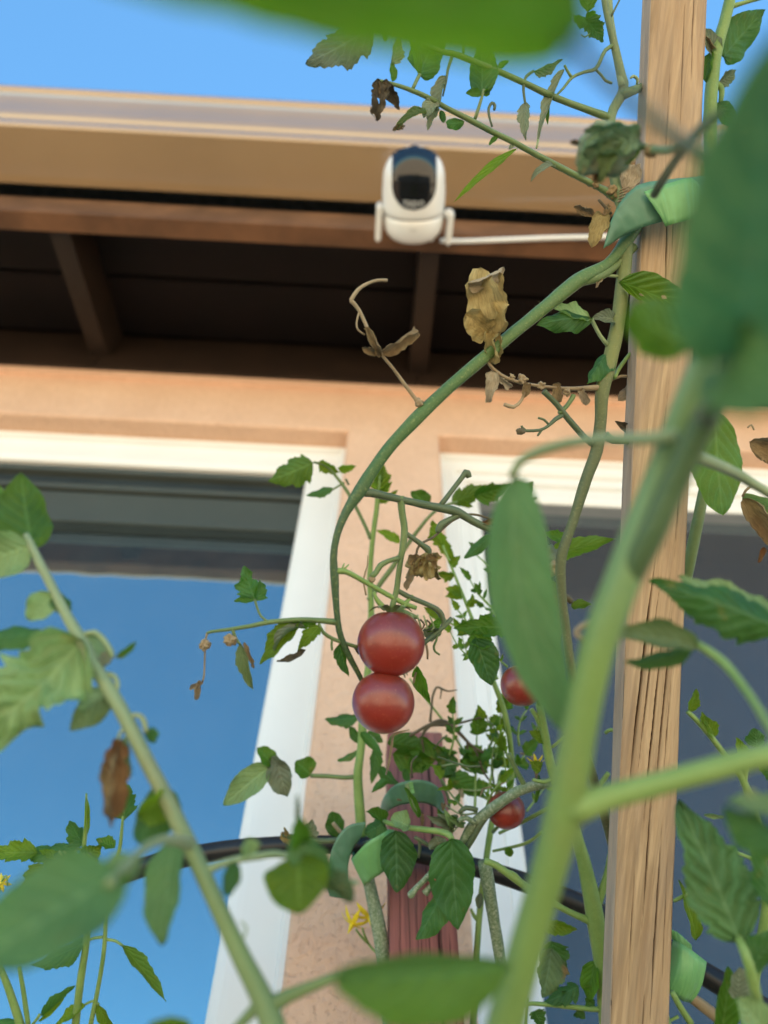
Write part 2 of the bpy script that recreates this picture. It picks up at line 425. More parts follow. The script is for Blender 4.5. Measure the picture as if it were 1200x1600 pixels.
def tomato_mat():
    m, nt, out = newmat('tomato_skin'); g = N(nt)
    c = g.coord()
    n1 = g.noise(c, 45, 4)
    sp = g.node('ShaderNodeSeparateXYZ'); g.link(c, sp.inputs[0])
    t = g.math('ADD', g.math('MULTIPLY', sp.outputs[2], 28.0), g.math('MULTIPLY', n1, 0.9))
    colr = g.ramp(t, ((0.10, (0.31, 0.024, 0.013)), (0.55, (0.235, 0.028, 0.016)), (0.95, (0.13, 0.032, 0.024))))
    oi = g.node('ShaderNodeObjectInfo')
    colr = g.mix(g.math('MULTIPLY', oi.outputs['Random'], 0.45), colr, (0.21, 0.03, 0.016))
    fl = g.ramp(g.noise(c, 900, 2), ((0.62, 0.0), (0.72, 1.0)))
    colr = g.mix(g.math('MULTIPLY', fl, 0.25), colr, (0.5, 0.2, 0.08))
    nb = g.bump(g.noise(c, 240, 3), 0.08, 0.0005)
    g.link(g.bsdf(colr, 0.36, 0.5, nb, **{'Subsurface Weight': 0.2, 'Subsurface Radius': (0.006, 0.0015, 0.001), 'Subsurface Scale': 0.6, 'Coat Weight': 0.5, 'Coat Roughness': 0.24}), out.inputs[0])
    return m
M['tomato'] = tomato_mat()

# ------------------------------------------------------------------ ground and bed
me = mesh('ground', [(-60, -60, 0), (60, -60, 0), (60, 60, 0), (-60, 60, 0)], [(0, 1, 2, 3)])
tag(link('ground', me, M['ground'], None, False), kind='structure')
gx, gy = 60, 16
vs, fs = [], []
for j in range(gy + 1):
    for i in range(gx + 1):
        x = -1.5 + 3.0 * i / gx; y = -0.305 + 0.295 * j / gy
        vs.append((x, y, 0.965 + 0.012 * noise.noise(Vector((x * 14, y * 14, 0)))))
for j in range(gy):
    for i in range(gx):
        a = j * (gx + 1) + i
        fs.append((a, a + 1, a + gx + 2, a + gx + 1))
tag(link('soil', mesh('soil', vs, fs), M['soil']), kind='structure')
bed = empty('raised_bed', (0, -0.315, 0))
tag(bed, 'waist high timber raised bed holding the tomato plants against the wall', 'planter')
for k in range(5):
    o = box('board', (-1.52, -0.012, 0.01 + k * 0.195), (1.52, 0.012, 0.20 + k * 0.195), M['cedar'], bed, 0.004)

# ------------------------------------------------------------------ house
house = empty('house', (0, 0, 0))
tag(house, 'house with peach stucco wall, two white windows and brown eaves under a tan gutter', 'house')
WX0, WX1 = -0.055, 0.095
ZT, ZB, ZW = 2.048, 1.08, 2.2
LW, RW = (-1.255, WX0), (WX1, 1.295)
xs = [-4.0, LW[0], LW[1], RW[0], RW[1], 4.0]
zs = [0.0, ZB, ZT, ZW + 0.04]
bm = bmesh.new()
vg = {}
def wv(i, j, y):
    k = (i, j, y)
    if k not in vg: vg[k] = bm.verts.new((xs[i], y, zs[j]))
    return vg[k]
holes = {(1, 1), (3, 1)}
for i in range(5):
    for j in range(3):
        if (i, j) in holes:
            a, b, c_, d = (i, j), (i + 1, j), (i + 1, j + 1), (i, j + 1)
            for p, q in ((a, b), (b, c_), (c_, d), (d, a)):
                bm.faces.new((wv(*p, 0.0), wv(*p, 0.12), wv(*q, 0.12), wv(*q, 0.0)))
        else:
            bm.faces.new((wv(i, j, 0.0), wv(i + 1, j, 0.0), wv(i + 1, j + 1, 0.0), wv(i, j + 1, 0.0)))
bmesh.ops.recalc_face_normals(bm, faces=bm.faces[:])
bm.edges.ensure_lookup_table()
be = [e for e in bm.edges if len(e.link_faces) == 2 and all(abs(v.co.y) < 1e-6 for v in e.verts) and e.calc_face_angle(0) > 1]
bmesh.ops.bevel(bm, geom=be, offset=0.006, segments=4, affect='EDGES', profile=0.5)
for f_ in bm.faces:
    if f_.normal.y > 0.5: f_.normal_flip()
me = bpy.data.meshes.new('wall'); bm.to_mesh(me); bm.free()
wall = link('wall', me, M['stucco'], house, False)
# thin stucco stop under the eaves
box('wall_trim', (-4, -0.007, ZW - 0.022), (4, 0.004, ZW), M['stucco'], house, 0.003)

def frame_loop(name, x0, x1, z0, z1, prof, mat, parent, topk=1.0):
    """Mitred frame: profile of (inset, y) swept round the opening."""
    vs, fs = [], []
    n = len(prof)
    for (sx, sz) in ((0, 0), (1, 0), (1, 1), (0, 1)):
        for ins, y in prof:
            x = x0 + ins if sx == 0 else x1 - ins
            z = z0 + ins if sz == 0 else z1 - ins * topk
            vs.append((x, y, z))
    for k in range(4):
        k2 = (k + 1) % 4
        for i in range(n - 1):
            fs.append((k * n + i, k2 * n + i, k2 * n + i + 1, k * n + i + 1))
    me = mesh(name, vs, fs)
    o = link(name, me, mat, parent, False)
    return o

def quad_y(name, x0, x1, z0, z1, y, mat, parent):
    return link(name, mesh(name, [(x0, y, z0), (x1, y, z0), (x1, y, z1), (x0, y, z1)], [(0, 1, 2, 3)]), mat, parent, False)

win = empty('window'); win.parent = house
win['label'] = 'left window with clear glass mirroring the blue sky'
P_OUT = [(-0.002, 0.085), (-0.002, 0.036), (0.002, 0.034), (0.007, 0.035), (0.009, 0.040), (0.0105, 0.044), (0.046, 0.044), (0.052, 0.0445), (0.058, 0.0465), (0.061, 0.049), (0.0615, 0.051), (0.0615, 0.09)]
frame_loop('frame', LW[0], LW[1], ZB, ZT, P_OUT, M['vinyl'], win)
quad_y('pane', LW[0] + 0.055, LW[1] - 0.055, ZB + 0.055, ZT - 0.055, 0.084, M['glass'], win)
for z0, z1, y in ((1.9705, 1.9835, 0.0535), (1.931, 1.9425, 0.0575), (1.855, 1.9225, 0.0605)):
    box('reflection_bar', (LW[0] + 0.0616, y, z0), (LW[1] - 0.0616, y + 0.016, z1), M['refl_bar'], win, 0.002)  # added bars standing in for banded reflections at the head of the glass
box('reflection_backing', (LW[0] + 0.0616, 0.066, 1.853), (LW[1] - 0.0616, 0.082, 1.99), M['reflection_backing'], win)  # dark strip painted for the reflected bands between the bars
win2 = empty('window'); win2.parent = house
win2['label'] = 'right window greyed by an insect screen'
frame_loop('frame', RW[0], RW[1], ZB, ZT, [(-0.002, 0.085), (-0.002, 0.036), (0.002, 0.034), (0.007, 0.035), (0.009, 0.040), (0.0105, 0.044), (0.026, 0.044), (0.028, 0.046), (0.030, 0.053), (0.044, 0.053), (0.045, 0.0545), (0.046, 0.095)], M['vinyl'], win2, 1.15)
frame_loop('sash', RW[0] + 0.046, RW[1] - 0.046, ZB + 0.05, ZT - 0.052, [(-0.001, 0.09), (-0.001, 0.062), (0.002, 0.060), (0.015, 0.060), (0.017, 0.0615), (0.020, 0.066), (0.0205, 0.10)], M['vinyl'], win2, 1.7)
quad_y('insect_screen', RW[0] + 0.064, RW[1] - 0.064, ZB + 0.06, ZT - 0.08, 0.068, M['screen'], win2)
quad_y('pane', RW[0] + 0.06, RW[1] - 0.06, ZB + 0.06, ZT - 0.06, 0.088, M['glass_screened'], win2)

# eaves: rafters, roof boards, blocking, fascia
def soff(y): return 2.180 + (y + 0.257) * 0.25           # underside line of the rafters
RD = 0.088
for x in (-2.26, -1.68, -1.10, -0.52, 0.062, 0.64, 1.22, 1.80, 2.38):
    y0, y1 = -0.2565, 0.20
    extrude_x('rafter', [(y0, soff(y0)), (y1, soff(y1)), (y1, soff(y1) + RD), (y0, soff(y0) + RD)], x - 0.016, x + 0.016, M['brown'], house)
for k in range(4):
    y0 = -0.268 + k * 0.128; y1 = y0 + 0.121
    z = RD + 0.001
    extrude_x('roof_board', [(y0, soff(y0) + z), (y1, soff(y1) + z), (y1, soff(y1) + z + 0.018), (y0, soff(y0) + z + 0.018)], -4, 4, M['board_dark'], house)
rx = [-2.26, -1.68, -1.10, -0.52, 0.062, 0.64, 1.22, 1.80, 2.38]
for a, b in zip(rx[:-1], rx[1:]):
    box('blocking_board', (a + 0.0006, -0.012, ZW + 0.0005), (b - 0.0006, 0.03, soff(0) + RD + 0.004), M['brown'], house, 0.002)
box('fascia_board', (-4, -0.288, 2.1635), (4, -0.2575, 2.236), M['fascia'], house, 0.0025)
box('shadow_gap_board', (-4, -0.272, 2.237), (4, -0.2585, 2.30), M['seam'], house)  # near-black board paints the shadow gap behind the gutter
roof = extrude_x('roof', [(-0.385, 2.275 + 0.105), (-0.30, 2.30 + 0.09), (4.0, 2.30 + 0.09 + 4.3 * 0.25), (8.3, 2.39), (8.3, 2.33), (4.0, 2.33 + 4.3 * 0.25), (-0.385, 2.275 + 0.097)], -4, 4, M['roofing'], house)
G_OUT = [(-0.298, 2.375), (-0.298, 2.266), (-0.301, 2.263), (-0.3845, 2.263), (-0.3885, 2.2645), (-0.3905, 2.268), (-0.3915, 2.280), (-0.3925, 2.283), (-0.397, 2.288), (-0.401, 2.297), (-0.4045, 2.311), (-0.4085, 2.325), (-0.414, 2.337), (-0.4185, 2.343), (-0.4195, 2.348), (-0.4235, 2.3495), (-0.4255, 2.353), (-0.4258, 2.362), (-0.4235, 2.3655), (-0.414, 2.366)]
G_IN = [(-0.414, 2.362), (-0.4175, 2.355), (-0.412, 2.339), (-0.402, 2.312), (-0.394, 2.288), (-0.389, 2.27), (-0.3005, 2.266), (-0.2995, 2.375)]
gut = extrude_x('gutter', G_OUT + G_IN, -4, 4, M['gutter'], house)

# ------------------------------------------------------------------ security camera
def lathe(name, prof, mat, parent, seg=48, mtx=None, smooth=True):
    """(radius, height) profile revolved about local z."""
    vs, fs = [], []
    for r, h in prof:
        for k in range(seg):
            a = 2 * math.pi * k / seg
            vs.append(Vector((r * math.cos(a), r * math.sin(a), h)))
    n = len(prof)
    for i in range(n - 1):
        for k in range(seg):
            k2 = (k + 1) % seg
            fs.append((i * seg + k, i * seg + k2, (i + 1) * seg + k2, (i + 1) * seg + k))
    fs.append(tuple(range(seg - 1, -1, -1)))
    fs.append(tuple((n - 1) * seg + k for k in range(seg)))
    if mtx is not None: vs = [mtx @ v for v in vs]
    return link(name, mesh(name, vs, fs), mat, parent, smooth)

SCX, SCZ = 0.0325, 2.118
sc = empty('security_camera', (SCX, -0.289, SCZ))
tag(sc, 'white dome security camera with black lens window hanging under the gutter', 'security camera')
# local z = outward from the fascia (world -y), local x = world x, local y = world z
SCM = Matrix(((1, 0, 0), (0, 0, -1), (0, 1, 0))).to_4x4() @ Matrix.Rotation(math.radians(-3), 4, 'Y')
RB = 0.0435
def body_r(h):
    """Head radius at height h along the axis (head spans 0.040 .. 0.127)."""
    if h < 0.084: return RB * (1.0 + 0.03 * math.sin((h - 0.04) / 0.044 * math.pi))
    t = (h - 0.084) / 0.043
    return RB * max(0.0, 1 - t ** 2.15) ** 0.5
base_prof = [(0.012, 0.0015)] + [(0.4 * RB + 0.6 * RB * math.sin(t * math.pi / 2) ** 0.8, 0.0015 + 0.030 * (1 - math.cos(t * math.pi / 2))) for t in [k / 10 for k in range(0, 11)]] + [(RB, 0.0375), (RB - 0.001, 0.0385)]
lathe('base', base_prof, M['plastic_white'], sc, 56, SCM)
lathe('seam', [(RB - 0.0028, 0.037), (RB - 0.0028, 0.0415)], M['seam'], sc, 56, SCM)
head_prof = [(RB - 0.001, 0.0405), (RB, 0.0415)] + [(body_r(0.042 + 0.085 * (k / 24) ** 0.85), 0.042 + 0.085 * (k / 24) ** 0.85) for k in range(1, 24)] + [(0.002, 0.1269)]
lathe('head', head_prof, M['plastic_white'], sc, 56, SCM)
# black lens window: a patch over the downward side of the head
vs, fs = [], []
NU_, NV_ = 34, 22
def dome_pt(s, off):
    """s in 0..1 along the meridian from chin to just past the apex."""
    return s
def win_pt(u, v, off):
    # u: 0 chin .. 1 past apex ; v: -1..1 sideways (x)
    hw = 0.0298
    chin = 0.0545; R_ = hw
    # path length coordinate measured from chin upwards
    s = u * 0.108
    lim = hw if s > R_ else math.sqrt(max(0, R_ * R_ - (R_ - s) ** 2))
    if s > 0.092: lim = min(lim, math.sqrt(max(0, 0.016 ** 2 - (s - 0.092) ** 2)) / 0.016 * hw)
    x = v * lim
    # walk up the meridian
    h = chin; y = -body_r(h); acc = 0
    st = 0.0006
    ang = 0.0
    # sampled meridian (bottom side), over the top
    i = min(len(MER) - 1, int(s / 0.0006))
    y, h = MER[i]
    r = body_r(min(h, 0.12699))
    # shift sideways on the circle of that height
    if abs(y) > 1e-6:
        q = max(0.0, y * y - x * x * (y * y) / max(r * r, 1e-9)) if False else max(0.0, r * r - x * x)
        yy = -math.sqrt(q) if y < 0 else math.sqrt(q)
        if q <= 0: yy = 0.0
    else:
        yy = 0
    return x, yy, h, r
MER = []
h_, step = 0.0545, 0.0006
pts_ = []
for k in range(400):
    t = k / 399
    h = 0.0545 + (0.127 - 0.0545) * (1 - (1 - t) ** 2.4)
    pts_.append((-body_r(h), h))
acc = 0.0
MER.append(pts_[0])
for a, b in zip(pts_[:-1], pts_[1:]):
    L = math.hypot(b[0] - a[0], b[1] - a[1])
    while acc + L >= step:
        k = (step - acc) / L
        a = (a[0] + (b[0] - a[0]) * k, a[1] + (b[1] - a[1]) * k)
        MER.append(a)
        L = math.hypot(b[0] - a[0], b[1] - a[1]); acc = 0.0
    acc += L
SMAX = (len(MER) - 1) * step
for i in range(NU_ + 1):
    u = i / NU_
    s = SMAX * (1 - (1 - u) ** 1.0)
    hw = 0.0300
    lim = hw if s > hw else math.sqrt(max(1e-8, hw * hw - (hw - s) ** 2))
    yb, hb = MER[min(len(MER) - 1, int(s / step))]
    for j in range(NV_ + 1):
        v = -1 + 2 * j / NV_
        # rotate about the head axis so that the patch hugs the dome
        r = max(1e-5, abs(yb))
        x = v * lim
        if abs(x) < r * 0.985:
            p = Vector((x, -math.sqrt(r * r - x * x), hb))
        else:
            # beyond this latitude circle: drop down the dome sideways
            hh = hb
            for _ in range(40):
                if body_r(hh) >= abs(x) * 1.0: break
                hh -= 0.0008
            p = Vector((x, 0.0, hh))
            p.y = -math.sqrt(max(0.0, body_r(hh) ** 2 - x * x))
        nrm = Vector((p.x, p.y, max(0.0, p.z - 0.080))).normalized()
        vs.append(SCM @ (p + nrm * 0.0009))
for i in range(NU_):
    for j in range(NV_):
        a = i * (NV_ + 1) + j
        fs.append((a, a + 1, a + NV_ + 2, a + NV_ + 1))
lw_ = link('lens_window', mesh('lens_window', vs, fs), M['plastic_black'], sc)
md = lw_.modifiers.new('thick', 'SOLIDIFY'); md.thickness = 0.0012; md.offset = -1
def text_on(name, s, size, u_h, mat, parent):
    fc = bpy.data.curves.new(name, 'FONT'); fc.body = s; fc.size = size; fc.align_x = 'CENTER'; fc.extrude = 0.0002
    tmp = bpy.data.objects.new('tmp_text', fc); col.objects.link(tmp)
    dg = bpy.context.evaluated_depsgraph_get()
    me = bpy.data.meshes.new_from_object(tmp.evaluated_get(dg))
    bpy.data.objects.remove(tmp)
    for v in me.vertices:
        x, yy, zz = v.co
        h = u_h + yy
        r = (body_r(h) if h > 0.042 else RB * (0.4 + 0.6 * math.sin(math.acos(max(-1, min(1, 1 - (h - 0.0015) / 0.030))) if h < 0.0315 else math.pi / 2) ** 0.8)) + 0.0016 + zz
        a = x / r
        v.co = SCM @ Vector((r * math.sin(a), -r * math.cos(a), h))
    me.name = name
    return link(name, me, mat, parent, False)
text_on('lens_print', 'tapo', 0.0165, 0.060, M['mark'], sc)
text_on('logo', 'tapo', 0.006, 0.0265, M['mark_dim'], sc)
# bracket: plate on the fascia and two side arms
bmb = bmesh.new()
bm_box(bmb, (-0.030, -0.0005, 0.0), (0.030, 0.0012, 0.062))
bmesh.ops.bevel(bmb, geom=bmb.edges[:], offset=0.0005, segments=1, affect='EDGES')
me = bpy.data.meshes.new('bracket_plate'); bmb.to_mesh(me); bmb.free()
for v in me.vertices: v.co = Vector((v.co.x, -v.co.y + 0.0, v.co.z))
link('bracket_plate', me, M['plastic_white'], sc, False)
for sx in (-1, 1):
    bmb = bmesh.new()
    a = sx * 0.0555
    bm_box(bmb, (min(a, a - sx * 0.0085), -0.052 if sx < 0 else -0.047, -0.021), (max(a, a - sx * 0.0085), 0.0, 0.004))
    bm_box(bmb, (min(a, a - sx * 0.014), -0.048, -0.014), (max(a, a - sx * 0.014), -0.036, 0.000))
    bmesh.ops.bevel(bmb, geom=bmb.edges[:], offset=0.003, segments=3, affect='EDGES')
    me = bpy.data.meshes.new('bracket_arm'); bmb.to_mesh(me); bmb.free()
    link('bracket_arm', me, M['plastic_white'], sc, False)

# ------------------------------------------------------------------ tubes, leaves and ribbons
def catmull(pts, sub):
    P = [Vector(p) for p in pts]
    n = len(P)
    out = []
    for i in range(n - 1):
        p0 = P[max(0, i - 1)]; p1 = P[i]; p2 = P[i + 1]; p3 = P[min(n - 1, i + 2)]
        if i == 0: p0 = p1 * 2 - p2
        if i == n - 2: p3 = p2 * 2 - p1
        k = sub if isinstance(sub, int) else max(2, int((Vector(p2[:3]) - Vector(p1[:3])).length / sub))
        for s in range(k):
            t = s / k
            out.append(0.5 * ((2 * p1) + (p2 - p0) * t + (2 * p0 - 5 * p1 + 4 * p2 - p3) * t * t + (3 * p1 - p0 - 3 * p2 + p3) * t ** 3))
    out.append(P[-1].copy())
    return out

def tube_mesh(name, pts, off, seg=9, step=0.006, rough=0.05, taper_end=False, seed=0):
    """pts: list of 4-vectors (x, y, z, radius)."""
    c = catmull([Vector(p) for p in pts], step)
    vs, fs = [], []
    up = None
    n = len(c)
    for i, q in enumerate(c):
        p = Vector(q[:3])
        a = Vector(c[max(0, i - 1)][:3]); b = Vector(c[min(n - 1, i + 1)][:3])
        t = (b - a)
        if t.length < 1e-9: t = Vector((0, 0, 1))
        t.normalize()
        if up is None:
            up = VIEW if abs(t.dot(VIEW)) < 0.9 else SX
        up = (up - t * up.dot(t)).normalized()
        sd_ = t.cross(up)
        r = max(q[3], 0.00015)
        for k in range(seg):
            ang = 2 * math.pi * k / seg
            rr = r * (1 + 0.03 * math.cos(5 * ang + i * 0.03 + seed) + rough * noise.noise(Vector((i * 0.35 + seed, math.cos(ang) * 1.3, math.sin(ang) * 1.3 + seed))))
            vs.append(p + (up * math.cos(ang) + sd_ * math.sin(ang)) * rr)
    for i in range(n - 1):
        for k in range(seg):
            k2 = (k + 1) % seg
            fs.append((i * seg + k, i * seg + k2, (i + 1) * seg + k2, (i + 1) * seg + k))
    fs.append(tuple(range(seg - 1, -1, -1)))
    fs.append(tuple((n - 1) * seg + k for k in range(seg)))
    me = mesh(name, vs, fs, off)
    if len(c[0]) > 4:
        at_ = me.attributes.new('along', 'FLOAT', 'POINT')
        at_.data.foreach_set('value', [min(1.0, max(0.0, c[i][4])) for i in range(n) for _ in range(seg)])
    return me, c

def hairs(parent, c, off, n, ln=0.0016):
    vs, fs = [], []
    R = random.Random(len(c) * 7 + n)
    for _ in range(n):
        i = R.randrange(1, len(c) - 1)
        p = Vector(c[i][:3]); t = (Vector(c[i + 1][:3]) - Vector(c[i - 1][:3])).normalized()
        d = Vector((R.gauss(0, 1), R.gauss(0, 1), R.gauss(0, 1))); d = (d - t * d.dot(t)).normalized()
        s = t.cross(d)
        b = p + d * c[i][3] * 0.95 + t * R.uniform(-.003, .003)
        L = ln * R.uniform(0.5, 1.2); w_ = 0.000055
        tip = b + d * L + t * R.uniform(-.4, .4) * L
        k = len(vs)
        vs += [b + s * w_, b - s * w_ * 0.5 + t * w_, b - s * w_ * 0.5 - t * w_, tip]
        fs += [(k, k + 1, k + 3), (k + 1, k + 2, k + 3), (k + 2, k, k + 3)]
    o = link('stem_hairs', mesh('stem_hairs', vs, fs, off), M['stem_pale'], parent, False)
    o['kind'] = 'stuff'
    return o

OUT = {
    'serr':  dict(p=0.72, e=0.85, lob=(0.20, 5.0), sec=(0.10, 13.0)),
    'lobed': dict(p=0.66, e=0.85, lob=(0.42, 3.6), sec=(0.14, 11.0)),
    'oval':  dict(p=0.80, e=0.72, lob=(0.05, 4.0), sec=(0.035, 12.0)),
    'blade': dict(p=0.85, e=0.9, lob=(0.14, 6.0), sec=(0.06, 14.0)),
    'plain': dict(p=0.85, e=0.60, lob=(0.0, 4.0), sec=(0.012, 9.0)),
    'dry':   dict(p=0.80, e=0.55, lob=(0.22, 3.3), sec=(0.07, 8.0)),
    'blunt': dict(p=0.62, e=0.42, lob=(0.0, 4.0), sec=(0.012, 9.0)),
}

def leaf_mesh(name, base, tip, width, nrm, off, kind='serr', fold=0.25, roll=0.25, curl=0.3, side=0.0, wave=0.12, puck=0.04, crumple=0.05, twist=0.0, nu=34, nv=8, holes=0, seed=0):
    R = random.Random(seed)
    o = OUT[kind]
    X = (tip - base); L = X.length; X.normalize()
    Nn = nrm - X * nrm.dot(X)
    if Nn.length < 1e-4: Nn = X.orthogonal()
    Nn.normalize()
    Y = Nn.cross(X)
    hw = width / 2
    # centre line arc
    cl = [Vector((0, 0, 0))]; angs = []
    k = nu * 2
    p = Vector((0, 0, 0))
    for i in range(nu + 1):
        u = i / nu
        angs.append((curl * (u - 0.42), side * (u - 0.5)))
    pts = [Vector((0, 0, 0))]
    for i in range(nu):
        a, s_ = angs[i]
        pts.append(pts[-1] + Vector((math.cos(a) * math.cos(s_), math.sin(s_), -math.sin(a))) / nu)
    end = pts[-1]
    # normalise the chord onto the x axis
    ch = end.length
    q = end.normalized().rotation_difference(Vector((1, 0, 0)))
    pts = [(q @ p) * (L / ch) for p in pts]
    ph1, ph2 = R.uniform(0, 6.28), R.uniform(0, 6.28)
    sx = R.uniform(0, 90)
    vs, uvs = [], []
    for i in range(nu + 1):
        u = i / nu
        a = angs[i][0]
        tn = (q @ Vector((math.cos(a), 0, -math.sin(a)))).normalized()
        cn = (q @ Vector((math.sin(a), 0, math.cos(a)))).normalized()
        uu = min(1.0, max(0.0, u))
        prof = max(0.0, math.sin(math.pi * uu ** o['p'])) ** o['e'] * (1.0 - 0.12 * uu)
        tw = twist * (u - 0.3)
        for j in range(2 * nv + 1):
            sgn = -1 if j < nv else 1
            v = abs(j - nv) / nv
            la, ln_ = o['lob']; sa, sn = o['sec']
            f1 = (uu * ln_ + (0.13 if sgn > 0 else 0.0) + 0.15 * math.sin(ph1)) % 1.0
            f2 = (uu * sn + (0.3 if sgn > 0 else 0.0)) % 1.0
            ser = 1.0 + la * (f1 - 0.62) * (1 - uu * 0.5) + sa * (f2 - 0.6)
            wd = hw * max(0.02 if 0 < i < nu else 0.0, prof) * ser
            # cross section: fold then roll
            steps = 3
            yy = zz = 0.0
            for s_ in range(steps):
                vm = v * (s_ + 0.5) / steps
                an = fold + roll * vm * vm * 2
                yy += math.cos(an) * v / steps; zz += math.sin(an) * v / steps
            y = yy * wd * sgn
            z = zz * wd
            z += wave * hw * v * v * math.sin(6.283 * (uu * 2.2) + (ph1 if sgn > 0 else ph2))
            z += puck * hw * (1 - v * 0.5) * math.sin(6.283 * ((uu - 0.34 * v) * 6.5)) * min(1, v * 4)
            x_shift = 0.10 * hw * v * ser * (1 - uu)
            if tw:
                y, z = y * math.cos(tw) - z * math.sin(tw), y * math.sin(tw) + z * math.cos(tw)
            P = pts[i] + tn * x_shift + cn * z + Vector((0, 1, 0)) * y
            if crumple:
                nz = noise.noise_vector(Vector((P.x * 1.0 / hw * 0.9 + sx, P.y / hw * 0.9, P.z / hw * 0.9)))
                nz2 = noise.noise_vector(Vector((P.x / hw * 2.3 + sx, P.y / hw * 2.3, P.z / hw * 2.3 + 5)))
                P = P + (nz * 0.75 + nz2 * 0.4) * crumple * hw * (0.25 + 0.75 * v) * min(1, u * 5)
            vs.append(base + X * P.x + Y * P.y + Nn * P.z)
            uvs.append((u, 0.5 + 0.5 * v * sgn))
    W = 2 * nv + 1
    hs = holes if isinstance(holes, list) else [(R.uniform(.25, .9), R.uniform(-.9, .9), R.uniform(.05, .11)) for _ in range(holes)]
    fs = []
    for i in range(nu):
        for j in range(2 * nv):
            uc = (i + .5) / nu; vc = (j + .5 - nv) / nv
            if any(((uc - h[0]) * 1.6) ** 2 + ((vc - h[1]) * .6) ** 2 < h[2] ** 2 for h in hs): continue
            a = i * W + j
            fs.append((a, a + 1, a + W + 1, a + W))
    me = mesh(name, vs, fs, off)
    ul = me.uv_layers.new(name='UVMap')
    for lp in me.loops:
        ul.data[lp.index].uv = uvs[lp.vertex_index]
    return me

